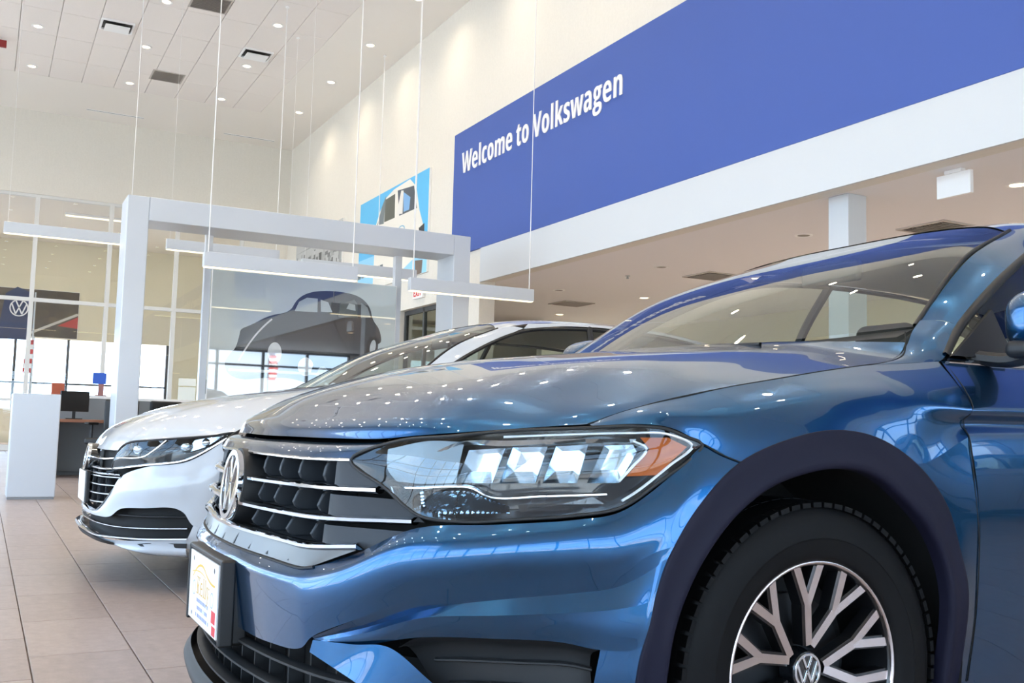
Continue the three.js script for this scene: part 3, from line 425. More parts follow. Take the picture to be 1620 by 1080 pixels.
  const build = (side) => {
    const fx = (g) => (side > 0 ? g : mirrorW(g)), hl = mesh('headlight', fx(plain([patch([off(top, 0.055, -0.085, 0.9), off(bulge, 0.06, -0.09, 0.9), off(bot, 0.055, -0.085, 0.9)], 40, 8, false), patch([top, off(top, 0.055, -0.085, 0.9)], 40, 3, false), patch([bot, off(bot, 0.055, -0.085, 0.9)], 40, 3, false)])), C.gloss, T);
    mesh('lens', fx(patch([top, bulge, bot], 60, 16, false)), C.lens, hl).userData.label = 'clear headlight lens';
    mesh('lens_seal', fx(tube([...top, ...bot.slice(1, -1).reverse()], 0.0032, 140, 6, true)), C.plastic, hl);
    mesh('chrome_blade', fx(sweep([[0.176, 0.668, 0.600], [0.202, 0.669, 0.648], [0.275, 0.674, 0.721], [0.302, 0.659, 0.744], [0.383, 0.663, 0.784], [0.487, 0.668, 0.822]], 0.012, 0.0035, 50)), C.chrome, hl);
    { // prismatic reflector
      const a = [[0.216, 0.662, 0.629], [0.246, 0.665, 0.675], [0.281, 0.665, 0.705], [0.308, 0.653, 0.727], [0.335, 0.643, 0.750]], b = [[0.220, 0.622, 0.635], [0.247, 0.624, 0.676], [0.282, 0.627, 0.706], [0.313, 0.629, 0.732], [0.335, 0.631, 0.751]];
      const gr = patchPts([a, b], 36, 14, false), r = rng(3); for (let i = 1; i < 36; i++) for (let j = 1; j < 14; j++) { const e = ((i + j) & 1 ? 0.004 : -0.003) + 0.002 * r(); gr[i][j].x -= e; gr[i][j].z += e; }
      mesh('prism_reflector', fx(gridGeo(gr).toNonIndexed()), C.mirrorBowl, hl).geometry.computeVertexNormals();
    }
    const leds = [[[0.258, 0.680, 0.694], [0.274, 0.738, 0.707], [0.324, 0.744, 0.750], [0.307, 0.682, 0.735]], [[0.317, 0.682, 0.744], [0.335, 0.745, 0.757], [0.391, 0.748, 0.781], [0.372, 0.684, 0.773]], [[0.384, 0.684, 0.778], [0.405, 0.749, 0.787], [0.459, 0.753, 0.806], [0.441, 0.686, 0.800]], [[0.458, 0.686, 0.806], [0.487, 0.752, 0.815], [0.540, 0.755, 0.827], [0.548, 0.742, 0.828], [0.515, 0.687, 0.821]]];
    for (const q of leds) mesh('reflector_bowl', fx(quadBox(q, [0.035, 0.004, -0.052])), C.mirrorBowl, hl);
    mesh('bezel', fx(patch([[[0.20, 0.712, 0.64], [0.258, 0.752, 0.70], [0.33, 0.757, 0.752], [0.45, 0.763, 0.798], [0.55, 0.765, 0.823]], [[0.205, 0.675, 0.64], [0.262, 0.742, 0.690], [0.33, 0.747, 0.748], [0.45, 0.755, 0.793], [0.55, 0.757, 0.818]]], 24, 2, false)), C.mirrorBowl, hl);
    mesh('inner_panel', fx(patch([[[0.165, 0.735, 0.595], [0.215, 0.752, 0.66], [0.268, 0.752, 0.700]], [[0.165, 0.70, 0.595], [0.212, 0.71, 0.655], [0.262, 0.712, 0.694]], [[0.178, 0.678, 0.61], [0.21, 0.676, 0.65], [0.258, 0.680, 0.692]]], 14, 6, false)), C.panelGrey, hl);
    mesh('turn_reflector', fx(fan([[0.550, 0.768, 0.835], [0.603, 0.769, 0.846], [0.642, 0.753, 0.851], [0.582, 0.702, 0.842], [0.525, 0.699, 0.830], [0.568, 0.748, 0.839]], [0.004, 0, -0.006])), C.amber, hl).userData.label = 'orange turn signal reflector';
    mesh('running_light', fx(sweep([[0.316, 0.763, 0.757], [0.419, 0.770, 0.801], [0.533, 0.7755, 0.831], [0.599, 0.7755, 0.846], [0.652, 0.755, 0.8535], [0.606, 0.719, 0.847], [0.547, 0.674, 0.835], [0.517, 0.656, 0.829]], 0.004, 0.0025, 70)), C.drl, hl);
    mesh('running_light', fx(sweep([[0.535, 0.762, 0.832], [0.562, 0.748, 0.838], [0.535, 0.715, 0.832], [0.512, 0.690, 0.826]], 0.004, 0.0025, 24)), C.drl, hl);
    mesh('lower_module', fx(fan([[0.345, 0.656, 0.752], [0.47, 0.662, 0.806], [0.49, 0.650, 0.815], [0.43, 0.640, 0.80], [0.35, 0.633, 0.762]], [0.02, 0, -0.02])), C.gloss, hl);
    for (const [a, w] of [[0.375, 0.775], [0.42, 0.795], [0.465, 0.812]]) mesh('lower_reflector', fx(quadBox([[a - 0.014, 0.641, w - 0.008], [a - 0.006, 0.657, w - 0.006], [a + 0.018, 0.659, w + 0.006], [a + 0.012, 0.644, w + 0.004]], [0.02, 0, -0.03])), C.mirrorBowl, hl);
  };
  build(1); build(-1);
  // ---- fenders
  const fc = [
    [[0.462, 0.789, 0.801], [0.462, 0.789, 0.806], [0.462, 0.787, 0.812]],
    [[0.53, 0.812, 0.801], [0.54, 0.804, 0.824], [0.549, 0.792, 0.839]],
    [[0.60, 0.830, 0.801], [0.60, 0.812, 0.836], [0.605, 0.787, 0.849]],
    [[0.69, 0.849, 0.801], [0.685, 0.812, 0.850], [0.676, 0.759, 0.860]],
    [[0.77, 0.866, 0.801], [0.76, 0.822, 0.858], [0.738, 0.729, 0.886]],
    [[0.90, 0.889, 0.799], [0.89, 0.846, 0.858], [0.858, 0.773, 0.888]],
    [[1.03, 0.911, 0.793], [1.01, 0.862, 0.860], [0.972, 0.791, 0.890]],
    [[1.15, 0.929, 0.785], [1.13, 0.868, 0.865], [1.085, 0.777, 0.890]],
    [[1.19, 0.934, 0.783], [1.19, 0.862, 0.868], [1.191, 0.727, 0.891]]];
  const fL = [[1.19, 0.934, 0.783], [1.19, 0.886, 0.8535], [1.19, 0.856, 0.8747], [1.19, 0.815, 0.8845], [1.191, 0.727, 0.891], [1.290, 0.625, 0.8915], [1.345, 0.44, 0.889], [1.352, 0.27, 0.855]], fR = [[1.386, 0.9505, 0.7915], [1.370, 0.885, 0.862], [1.3605, 0.840, 0.895], [1.3565, 0.815, 0.873], [1.3605, 0.785, 0.886], [1.3785, 0.62, 0.895], [1.388, 0.42, 0.876], [1.388, 0.27, 0.852]];
  const fc5 = fc.slice(0, -1).map((c) => { const q = new THREE.CatmullRomCurve3(c.map((p) => V(...p)), false, 'centripetal'); return [0, 0.25, 0.5, 0.75, 1].map((s) => q.getPoint(s).toArray()); });
  const fCols = [...fc5, fL.slice(0, 5), fR.slice(0, 5)], fenderFront = columns(fCols, 132, 24);
  const archRow = new THREE.CatmullRomCurve3(fCols.map((c) => V(...c[4])), false, 'centripetal'), nC = fCols.length - 1, six = [0, 0.2, 0.4, 0.6, 0.8, 1];
  const fenderRear = patch([six.map((s) => archRow.getPoint((nC - 1 + s) / nC).toArray()), ...[5, 6, 7].map((r) => six.map((s) => fL[r].map((v, k) => v + (fR[r][k] - v) * s)))], 20, 30, false);
  both('fender', plain([fenderFront, fenderRear]), P, T);
  const ftA = [[1.19, 0.934, 0.783], [1.23, 0.942, 0.776], [1.30, 0.962, 0.760], [1.348, 0.992, 0.741], [1.385, 1.022, 0.722], [1.44, 1.055, 0.699]], ftC = [[1.19, 0.9335, 0.784], [1.25, 0.939, 0.786], [1.32, 0.945, 0.789], [1.386, 0.9505, 0.7915], [1.425, 0.975, 0.787], [1.50, 1.045, 0.752]];
  both('fender_top', patch([ftA, ftA.map((p, i) => p.map((v, k) => (v + ftC[i][k]) / 2 + (k ? [0, 0.001, 0.003, 0.006, 0.006, 0.004][i] : 0))), ftC], 30, 8, false), P, T);
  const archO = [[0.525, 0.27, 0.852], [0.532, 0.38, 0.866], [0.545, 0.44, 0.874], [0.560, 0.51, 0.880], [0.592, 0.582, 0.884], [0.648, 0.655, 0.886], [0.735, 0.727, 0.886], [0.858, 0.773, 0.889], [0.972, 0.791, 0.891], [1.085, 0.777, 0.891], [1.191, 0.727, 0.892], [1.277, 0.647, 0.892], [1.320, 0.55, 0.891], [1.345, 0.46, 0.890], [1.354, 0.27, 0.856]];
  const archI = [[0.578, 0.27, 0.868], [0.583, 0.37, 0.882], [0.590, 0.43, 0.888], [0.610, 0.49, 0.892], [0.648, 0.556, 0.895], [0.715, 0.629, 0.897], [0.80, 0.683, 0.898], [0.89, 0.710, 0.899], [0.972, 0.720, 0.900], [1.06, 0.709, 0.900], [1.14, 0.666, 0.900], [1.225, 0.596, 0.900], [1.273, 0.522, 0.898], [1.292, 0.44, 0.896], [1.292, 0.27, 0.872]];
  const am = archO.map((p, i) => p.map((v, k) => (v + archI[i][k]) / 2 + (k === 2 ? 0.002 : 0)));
  both('wheel_arch_painted_reflection', plain([patch([archO.map(([a, y, w]) => [a, y, w - 0.004]), archO.map(([a, y, w]) => [a, y, w + 0.004]), am, archI, archI.map(([a, y, w]) => [a + (0.95 - a) * 0.01, y - 0.004, w - 0.03])], 80, 14, false)]), C.archReflectionPaint, T);  // flared lip of the body, coloured dark in place of a floor reflection
  wellLiner(T, 0.945, 0.335, 0.405, 0.52, 0.872); wellLiner(T, 3.636, 0.335, 0.40, 0.52, 0.86);
  // ---- wheels
  for (const a of [0.95, 3.636]) { makeWheel(T, [a, 0.3265, 0.767], false); makeWheel(T, [a, 0.3265, -0.767], true); }
  // ---- doors and quarter panels
  const sideRow = (a0, a1, n = 5) => (y, w, da = 0) => Array.from({ length: n }, (_, i) => { const a = a0 + (a1 - a0) * i / (n - 1); return [a + (i === 0 ? da : 0), y + 0.02 * (a - 1.39) / 2, w]; });
  const dr = (a0, a1, das) => { const r = sideRow(a0, a1); return patch([r(0.953, 0.792, das[0]), r(0.885, 0.862, das[1]), r(0.840, 0.895, das[2]), r(0.815, 0.873, das[3]), r(0.785, 0.886, das[4]), r(0.62, 0.895, das[5]), r(0.42, 0.876, das[6]), r(0.27, 0.852, das[7])], 24, 40, false); };
  both('front_door', dr(1.392, 2.42, [0, -0.02, -0.03, -0.034, -0.03, -0.012, 0, 0]), P, T); both('rear_door', dr(2.425, 3.30, [0, 0, 0, 0, 0, 0, 0, 0]), P, T);
  both('sill', patch([[[1.36, 0.27, 0.852], [3.3, 0.29, 0.852]], [[1.36, 0.21, 0.835], [3.3, 0.21, 0.835]], [[1.36, 0.17, 0.76], [3.3, 0.17, 0.76]]], 8, 8, false), P, T);
  const qTop = [3.305, 3.36, 3.43, 3.52, 3.636, 3.75, 3.86, 3.98, 4.10, 4.40], qB = [[3.25, 0.29], [3.27, 0.5], [3.36, 0.63], [3.5, 0.705], [3.636, 0.725], [3.77, 0.705], [3.91, 0.63], [4.0, 0.5], [4.03, 0.29], [4.40, 0.29]];
  both('quarter_panel', columns(qTop.map((a, i) => { const [b, y] = qB[i], s = 0.03 * Math.max(0, (a - 3.9) / 0.5), m = (t) => [a + (b - a) * t, 0.972 + (y - 0.972) * t]; return [[a, 0.972, 0.792 - s * 2], [...m(0.2), 0.868 - s], [...m(0.34), 0.892 - s], [...m(0.7), 0.892 - s], [...m(1), 0.872 - s]]; }), 60, 20), P, T);
  // rear end
  const rc = [[[4.40, 0.972, 0.732], [4.42, 0.90, 0.838], [4.42, 0.72, 0.862], [4.40, 0.5, 0.862], [4.40, 0.28, 0.842]], [[4.55, 1.03, 0.62], [4.58, 0.92, 0.74], [4.60, 0.72, 0.77], [4.62, 0.5, 0.77], [4.56, 0.28, 0.74]], [[4.62, 1.06, 0.4], [4.66, 0.93, 0.45], [4.67, 0.72, 0.48], [4.70, 0.5, 0.48], [4.62, 0.28, 0.46]], [[4.64, 1.07, 0.0], [4.68, 0.93, 0], [4.69, 0.72, 0], [4.72, 0.5, 0], [4.64, 0.28, 0]]];
  const rg = columns(rc, 30, 20); mesh('rear_bumper', plain([rg, mirrorW(rg)]), P, T);
  both('tail_light', patch([[[4.41, 0.93, 0.83], [4.56, 0.94, 0.76], [4.66, 0.94, 0.5]], [[4.425, 0.84, 0.862], [4.60, 0.84, 0.78], [4.68, 0.86, 0.5]]].map((r) => r.map(([a, y, w]) => [a + 0.006, y, w + 0.006])), 16, 4, false), C.red, T);
  mesh('trunk_lid', patch([mirrorPts([[4.02, 1.075, 0], [4.0, 1.07, 0.4], [3.95, 1.03, 0.68]]), mirrorPts([[4.35, 1.085, 0], [4.34, 1.08, 0.4], [4.25, 1.00, 0.70]]), mirrorPts([[4.64, 1.07, 0], [4.62, 1.06, 0.4], [4.40, 0.972, 0.732]])], 24, 12, false), P, T);
  // ---- glass house
  const wsB = [[1.05, 0.985, 0], [1.09, 0.99, 0.3], [1.22, 1.008, 0.55], [1.425, 1.040, 0.697]], wsT = [[1.99, 1.402, 0], [1.985, 1.397, 0.3], [1.965, 1.374, 0.5], [1.945, 1.345, 0.575]], wsM = wsB.map((p, i) => p.map((v, k) => (v + wsT[i][k]) / 2 + [-0.03, 0.03, [0, 0, 0.01, 0.012][i]][k]));
  mesh('windshield', patch([mirrorPts(wsB), mirrorPts(wsM), mirrorPts(wsT)], 40, 20, false), C.window, T);
  both('windshield_border', tube([wsB[3], wsM[3], wsT[3]].map(([a, y, w]) => [a, y + 0.002, w]), 0.006, 20, 6), C.plastic, T);
  mesh('cowl', patch([mirrorPts([[1.03, 0.985, 0], [1.07, 0.985, 0.3], [1.2, 0.99, 0.55], [1.36, 1.01, 0.70]]), mirrorPts([[1.10, 0.99, 0], [1.14, 0.995, 0.3], [1.27, 1.008, 0.55], [1.43, 1.035, 0.69]])], 30, 3, false), C.plastic, T);
  for (const [w0, w1] of [[0.45, -0.12], [-0.02, -0.55]]) mesh('wiper', plain([tube([[1.12, 0.985, w0], [1.13, 0.995, (w0 + w1) / 2], [1.19, 1.008, w1]], 0.008, 16, 6), tube([[1.13, 0.992, w0 + 0.05], [1.14, 1.002, (w0 + w1) / 2], [1.21, 1.018, w1 + 0.02]], 0.005, 16, 6)]), C.plastic, T);
  const rail = [[1.945, 1.347, 0.585], [2.12, 1.384, 0.592], [2.35, 1.403, 0.594], [2.7, 1.408, 0.592], [3.05, 1.392, 0.582], [3.35, 1.350, 0.566], [3.60, 1.285, 0.56]];
  const roofC = [[1.985, 1.406], [2.15, 1.437], [2.35, 1.455], [2.7, 1.462], [3.05, 1.45], [3.3, 1.415], [3.42, 1.385]];
  mesh('roof', patch(rail.map(([a, y, w], i) => (i === 0 ? mirrorPts(wsT.map(([p, q, r]) => [p - 0.014, q - 0.003, r + 0.004])) : 0) || mirrorPts([[roofC[i][0], roofC[i][1], 0], [roofC[i][0] * 0.85 + a * 0.15, roofC[i][1] - 0.007, 0.25], [roofC[i][0] * 0.5 + a * 0.5, roofC[i][1] - 0.024, 0.45], [a, y, w]])), 40, 40, false), P, T);
  mesh('headliner', patch(rail.slice(0, 6).map(([a, y, w], i) => mirrorPts([[roofC[i][0], roofC[i][1] - 0.04, 0], [a, y - 0.03, w - 0.02]])), 16, 20, false), C.liner, T);
  // A-pillars: body face and the door frame behind it
  both('windshield_pillar', patch([[[1.44, 1.053, 0.698], wsM[3].map((v, k) => v + [0.012, 0.004, 0.006][k]), [1.955, 1.350, 0.580]], [[1.475, 1.055, 0.728], [1.735, 1.222, 0.680], [2.02, 1.362, 0.598]], [[1.50, 1.045, 0.752], [1.76, 1.212, 0.702], [2.08, 1.355, 0.615]]], 30, 10, false), P, T);
  const dlo = [[1.415, 0.965, 0.786], [1.50, 1.035, 0.757], [1.76, 1.203, 0.706], [2.08, 1.336, 0.620], [2.35, 1.368, 0.616], [2.7, 1.374, 0.614], [3.05, 1.356, 0.604], [3.35, 1.308, 0.594], [3.62, 1.20, 0.62], [3.85, 1.06, 0.70]];
  const belt = [[1.415, 0.962, 0.790], [1.60, 0.962, 0.793], [1.9, 0.964, 0.795], [2.2, 0.967, 0.796], [2.5, 0.97, 0.797], [2.8, 0.973, 0.797], [3.1, 0.977, 0.796], [3.35, 0.98, 0.793], [3.6, 0.985, 0.785], [3.85, 0.99, 0.77]];
  both('roof_rail', patch([rail.slice(1), [[2.08, 1.352, 0.617], [2.35, 1.386, 0.612], [2.7, 1.392, 0.61], [3.05, 1.374, 0.60], [3.35, 1.325, 0.588], [3.62, 1.21, 0.61]]], 30, 4, false), P, T);
  both('rear_pillar', patch([[[3.35, 1.350, 0.566], [3.60, 1.285, 0.56], [3.85, 1.17, 0.60], [3.98, 1.07, 0.66]], [[3.36, 1.32, 0.588], [3.55, 1.235, 0.612], [3.70, 1.13, 0.665], [3.80, 1.0, 0.76]], [[3.30, 1.30, 0.592], [3.38, 1.20, 0.64], [3.42, 1.10, 0.70], [3.45, 0.985, 0.79]]], 16, 10, false), P, T);
  both('side_window', patch([dlo, dlo.map((p, i) => p.map((v, k) => (v + belt[i][k]) / 2 + (k === 2 ? 0.012 : 0))), belt], 40, 12, false), C.tint, T);
  both('window_seal', plain([tube(dlo, 0.011, 60, 6), tube([[2.42, 0.967, 0.798], [2.46, 1.2, 0.72], [2.50, 1.385, 0.613]], 0.018, 12, 6)]), C.plastic, T);
  both('mirror_sail', fan([[1.425, 0.966, 0.792], [1.62, 1.090, 0.748], [1.63, 0.968, 0.797]], [0, 0, 0.008]), C.plastic, T);
  both('belt_moulding', sweep(belt.map(([a, y, w]) => [a, y - 0.008, w + 0.005]), 0.004, 0.006, 40), C.chrome, T);
  mesh('rear_window', patch([mirrorPts([[3.42, 1.382, 0], [3.41, 1.372, 0.3], [3.60, 1.283, 0.555]]), mirrorPts([[3.75, 1.24, 0], [3.74, 1.235, 0.3], [3.82, 1.18, 0.59]]), mirrorPts([[4.03, 1.078, 0], [4.02, 1.075, 0.4], [3.97, 1.07, 0.655]])], 30, 12, false), C.tint, T);
  // door mirrors
  for (const s of [1, -1]) {
    const sh = new THREE.SphereGeometry(1, 32, 20); { const p = sh.attributes.position; for (let i = 0; i < p.count; i++) { let x = p.getX(i), y = p.getY(i), z = p.getZ(i); const q = (v, e) => Math.sign(v) * Math.pow(Math.abs(v), e); x = q(x, 0.8) * 0.085; y = q(y, 0.65) * 0.078; z = q(z, 0.65) * 0.118; if (x > 0.03) x = 0.03 + (x - 0.03) * 0.2; if (x < 0) y *= 1 - 0.15 * (-x / 0.085); p.setXYZ(i, x, y, z); } sh.computeVertexNormals(); }
    const mr = mesh('door_mirror', sh, P, T); mr.position.set(1.575, 1.045, s * 0.965); mr.rotation.y = s * 0.12;
    const gl = new RoundedBoxGeometry(0.006, 0.12, 0.19, 2, 0.003); gl.translate(0.043, 0, 0); mesh('mirror_glass', gl, C.chrome, mr);
    const arm = plain([sweep([[0.0, -0.07, -s * 0.06], [-0.01, -0.085, -s * 0.12], [-0.03, -0.075, -s * 0.20]], 0.035, 0.018, 12), rbox(-0.075, 0.03, -0.085, -0.045, -0.1, 0.1, 0.018)]); mesh('mirror_foot', arm, C.plastic, mr);
  }
  both('door_handle', sweep([[2.22, 0.86, 0.885], [2.25, 0.862, 0.912], [2.38, 0.864, 0.914], [2.41, 0.864, 0.888]], 0.008, 0.011, 16), P, T);
  both('door_joint', tube([[1.402, 0.95, 0.793], [1.382, 0.885, 0.863], [1.362, 0.840, 0.896], [1.356, 0.815, 0.874], [1.361, 0.785, 0.887], [1.366, 0.70, 0.893], [1.380, 0.55, 0.893], [1.386, 0.42, 0.877], [1.386, 0.27, 0.853]], 0.0013, 40, 5), C.dark, T);
  both('hood_joint', tube([[0.462, 0.7895, 0.8], [0.60, 0.830, 0.7995], [0.77, 0.866, 0.7995], [0.90, 0.889, 0.798], [1.03, 0.911, 0.792], [1.15, 0.929, 0.784], [1.25, 0.944, 0.777], [1.31, 0.965, 0.762], [1.345, 0.995, 0.738], [1.365, 1.02, 0.72]], 0.0017, 60, 5), C.dark, T);
  // ---- licence plate on its bracket
  mesh('plate_bracket', plain([rbox(-0.026, 0.03, 0.335, 0.507, -0.175, 0.175, 0.008), rbox(-0.03, 0.0, 0.498, 0.512, -0.178, 0.178, 0.005), rbox(-0.032, 0.0, 0.335, 0.51, 0.166, 0.180, 0.005), rbox(-0.032, 0.0, 0.335, 0.51, -0.180, -0.166, 0.005)]).translate(0, -0.022, 0), C.plateBlack, T);
  const plateTex = canvasTexture(512, 256, (c, w, h) => {
    c.fillStyle = '#eef3fb'; c.fillRect(0, 0, w, h); c.strokeStyle = '#d9b23c'; c.lineWidth = 9; c.beginPath(); c.moveTo(60, 95); c.quadraticCurveTo(190, 5, 300, 55); c.quadraticCurveTo(380, 85, 470, 80); c.stroke(); c.beginPath(); c.moveTo(40, 80); c.quadraticCurveTo(200, 50, 300, 75); c.lineWidth = 5; c.stroke();
    c.fillStyle = '#c9a02e'; c.font = 'bold 92px serif'; c.textAlign = 'center'; c.fillText('Kelly', 256, 150); c.fillStyle = '#5a6ba0'; const pr = rng(41); for (const [y, x0, x1] of [[166, 150, 362], [194, 160, 350], [222, 140, 372]]) for (let x = x0; x < x1;) { const l = 5 + pr() * 8; c.fillRect(x, y, l, 14); x += l + 4 + (pr() < 0.12 ? 12 : 0); }
    c.strokeStyle = '#6f88c9'; c.lineWidth = 4; for (const x of [90, 425]) { c.beginPath(); c.arc(x, 135, 26, 0, 7); c.stroke(); }
    c.fillStyle = '#17181a'; for (const x of [62, 450]) { c.beginPath(); c.arc(x, 26, 10, 0, 7); c.fill(); c.beginPath(); c.arc(x, 236, 9, 0, 7); c.fill(); }
    c.fillStyle = '#d5303a'; c.fillRect(425, 168, 70, 44); c.fillRect(440, 220, 62, 34);
  });
  const pg = new THREE.PlaneGeometry(0.3, 0.15); pg.rotateY(-Math.PI / 2); pg.translate(-0.0312, 0.400, 0); const pm = mesh('licence_plate', boxG(-0.031, -0.027, 0.324, 0.476, -0.1525, 0.1525), C.white ?? M.white, T); mesh('plate_print', pg, std({ map: plateTex, roughness: 0.4 }), pm).userData.label = 'white dealer plate print with gold arc and red stickers';
  // ---- inside and underneath
  mesh('dark_gap_block', boxG(0.22, 0.55, 0.2, 0.73, -0.55, 0.55), C.dark, T);  // unseen block added so the gap under the hood edge stays dark
  mesh('underbody', boxG(0.4, 4.5, 0.17, 0.24, -0.50, 0.50), C.dark, T);
  mesh('cabin_floor', boxG(1.36, 4.3, 0.24, 0.30, -0.80, 0.80), C.dark, T);
  mesh('dashboard', patch([mirrorPts([[1.15, 0.965, 0], [1.2, 0.968, 0.4], [1.42, 0.975, 0.70]]), mirrorPts([[1.62, 0.985, 0], [1.64, 0.985, 0.4], [1.66, 0.97, 0.72]]), mirrorPts([[1.74, 0.93, 0], [1.75, 0.93, 0.4], [1.75, 0.92, 0.74]]), mirrorPts([[1.70, 0.5, 0], [1.70, 0.5, 0.4], [1.70, 0.5, 0.74]])], 24, 20, false), C.dash, T);
  const sw = new THREE.TorusGeometry(0.18, 0.016, 10, 40); sw.rotateY(Math.PI / 2); sw.rotateZ(-0.4); const swm = mesh('steering_wheel', plain([sw, boxG(-0.02, 0.02, -0.03, 0.03, -0.17, 0.17)]), C.dash, T); swm.position.set(1.86, 0.93, 0.37);
  const seat = (a, w, wd) => { const g = new THREE.Group(); g.name = 'seat'; T.add(g); mesh('seat_cushion', rbox(a - 0.42, a + 0.05, 0.30, 0.52, w - wd, w + wd, 0.06, 4), C.seat, g); const b = mesh('seat_back', rbox(-0.06, 0.06, 0, 0.58, -wd, wd, 0.055, 4), C.seat, g); b.position.set(a + 0.04, 0.46, w); b.rotation.z = -0.32; for (const o of wd > 0.4 ? [-0.36, 0.36] : [0]) { const h = mesh('headrest', rbox(-0.045, 0.045, 0, 0.17, -0.13, 0.13, 0.04, 4), C.seat, g); h.position.set(a + 0.235, 1.04, w + o); h.rotation.z = -0.2; } };
  seat(2.28, 0.37, 0.26); seat(2.28, -0.37, 0.26); seat(3.2, 0, 0.62);
  mesh('rear_view_mirror', rbox(1.86, 1.885, 1.26, 1.325, -0.12, 0.12, 0.01), C.plastic, T);
}

// ================= WHITE FASTBACK =================
const whiteCar = thing('fastback_car', 'pearl white fastback car parked behind the blue sedan', 'car', [0.47, 0, -5.5]);
{
  const T = whiteCar, P = C.paintWhite;
  // doors, roof, glass and cabin share their build with the sedan, stretched to this car's size
  const share = ['front_door', 'rear_door', 'sill', 'quarter_panel', 'rear_bumper', 'tail_light', 'trunk_lid', 'windshield', 'windshield_border', 'cowl', 'roof', 'headliner', 'windshield_pillar', 'roof_rail', 'rear_pillar', 'side_window', 'window_seal', 'mirror_sail', 'belt_moulding', 'rear_window', 'door_mirror', 'door_handle', 'dashboard', 'seat', 'cabin_floor', 'underbody', 'steering_wheel', 'rear_view_mirror'];
  const sa = 1.04, sy = 0.985, sw = 1.035, da = 1.46 - 1.39 * sa, mat4 = new THREE.Matrix4().makeScale(sa, sy, sw).setPosition(da, 0, 0);
  for (const c of [...blueCar.children]) {
    if (!share.includes(c.name)) continue;
    const q = c.clone(); q.traverse((m) => { if (m.isMesh && m.material === C.paintBlue) m.material = P; });
    if (c.isMesh && c.position.lengthSq() === 0) { q.geometry = c.geometry.clone().applyMatrix4(mat4); q.geometry.computeVertexNormals(); } else if (c.isMesh) q.position.set(c.position.x * sa + da, c.position.y * sy, c.position.z * sw); else q.position.set(da + 0.07, 0, 0);
    T.add(q);
  }
  const fr = [0, 0.25, 0.45, 0.6, 0.7, 0.86, 0.96, 1], shF = [0, 0.004, 0.05, 0.11, 0.18, 0.52, 0.81, 1], shR = [0, 0.05, 0.15, 0.3, 0.42, 0.68, 0.9, 1], Pf = [0, 0.03, 0.09, 0.19, 0.29, 0.55, 0.85, 1];
  const front = [[0.060, 0.623, 0], [0.066, 0.6225, 0.2], [0.085, 0.624, 0.38], [0.115, 0.629, 0.49], [0.150, 0.668, 0.585], [0.321, 0.693, 0.790], [0.464, 0.709, 0.856], [0.56, 0.725, 0.883]];
  const st = [[0.100, 0.683, 0.585, 0.731, 0.884], [0.142, 0.726, 0.64, 0.744, 0.886], [0.24, 0.780, 0.74, 0.765, 0.888], [0.38, 0.836, 0.85, 0.79, 0.89], [0.55, 0.880, 0.98, 0.815, 0.892], [0.72, 0.913, 1.10, 0.84, 0.892], [0.90, 0.940, 1.22, 0.87, 0.886], [1.08, 0.967, 1.34, 0.91, 0.872], [1.24, 0.992, 1.45, 0.965, 0.84]];
  const rows = [front, ...st.map(([ac, yc, ae, ye, we], k) => { const b = k / (st.length - 1); return fr.map((f, i) => { const sh = shF[i] * (1 - b) + shR[i] * b; let y = yc - (yc - ye) * Pf[i]; if (k < 2) { const t = k ? 0.35 : 0.8; y = y * (1 - t) + t * (yc + (ye - yc) * shF[i] - (k ? 0.006 : 0.012) * (1 - Math.abs(2 * shF[i] - 1)) + (i === 3 ? -0.012 : i > 3 && i < 7 ? 0.004 : 0)); } y += 0.008 * Math.exp(-(((f - 0.62) / 0.06) ** 2)) * Math.sin(Math.PI * Math.min(1, (k + 1) / 8)); return [ac + (ae - ac) * sh, y, we * f]; }); })].map(mirrorPts);
  mesh('hood', patch(rows, 96, 56, false), P, T);
  // grille and headlight band
  const bk = (y, o) => mirrorPts([[0.035 + o, y, 0], [0.042 + o, y, 0.2], [0.066 + o, y, 0.4], [0.12 + o, y, 0.57], [0.22 + o, y + 0.02, 0.71]]);
  mesh('grille_backing', patch([bk(0.625, 0.07), bk(0.50, 0.06), bk(0.335, 0.06)], 40, 8, false), C.dark, T);
  const bars = [[0.499, 0.59, 0.004], [0.460, 0.55, 0.002], [0.418, 0.50, 0], [0.376, 0.42, 0]];
  for (const [y, w, o] of bars) { const e = 0.02 + 0.27 * w * w + o; mesh('grille_bar', sweep(mirrorPts([[0.022 + o, y, 0], [0.022 + o + 0.27 * (w / 3) ** 2, y, w / 3], [0.022 + o + 0.27 * (w / 1.5) ** 2, y, w / 1.5], [e + 0.01, y + 0.004, w]]), 0.010, 0.006, 50), C.chrome, T); }
  for (const w of [-0.4, -0.28, -0.16, 0.16, 0.28, 0.4]) { const a = 0.03 + 0.27 * w * w; mesh('grille_rib', boxG(a, a + 0.05, 0.36, 0.53, w - 0.006, w + 0.006), C.gloss, T); }
  mesh('grille_frame', sweep([[0.122, 0.510, -0.60], [0.05, 0.345, -0.36], [0.022, 0.340, 0], [0.05, 0.345, 0.36], [0.122, 0.510, 0.60]], 0.006, 0.004, 60, 0.35), C.gloss, T);
  const blade = (y, ends, hh) => mesh('chrome_blade', sweep(mirrorPts([[0.040, y, 0], [0.046, y, 0.2], [0.068, y, 0.38], ...ends]), 0.010, hh, 80), C.chrome, T);
  blade(0.535, [[0.104, 0.541, 0.49], [0.222, 0.570, 0.724], [0.356, 0.594, 0.820], [0.432, 0.635, 0.850], [0.525, 0.698, 0.878]], 0.0075);
  blade(0.582, [[0.115, 0.590, 0.475], [0.205, 0.604, 0.668], [0.243, 0.638, 0.720], [0.285, 0.682, 0.760]], 0.006);
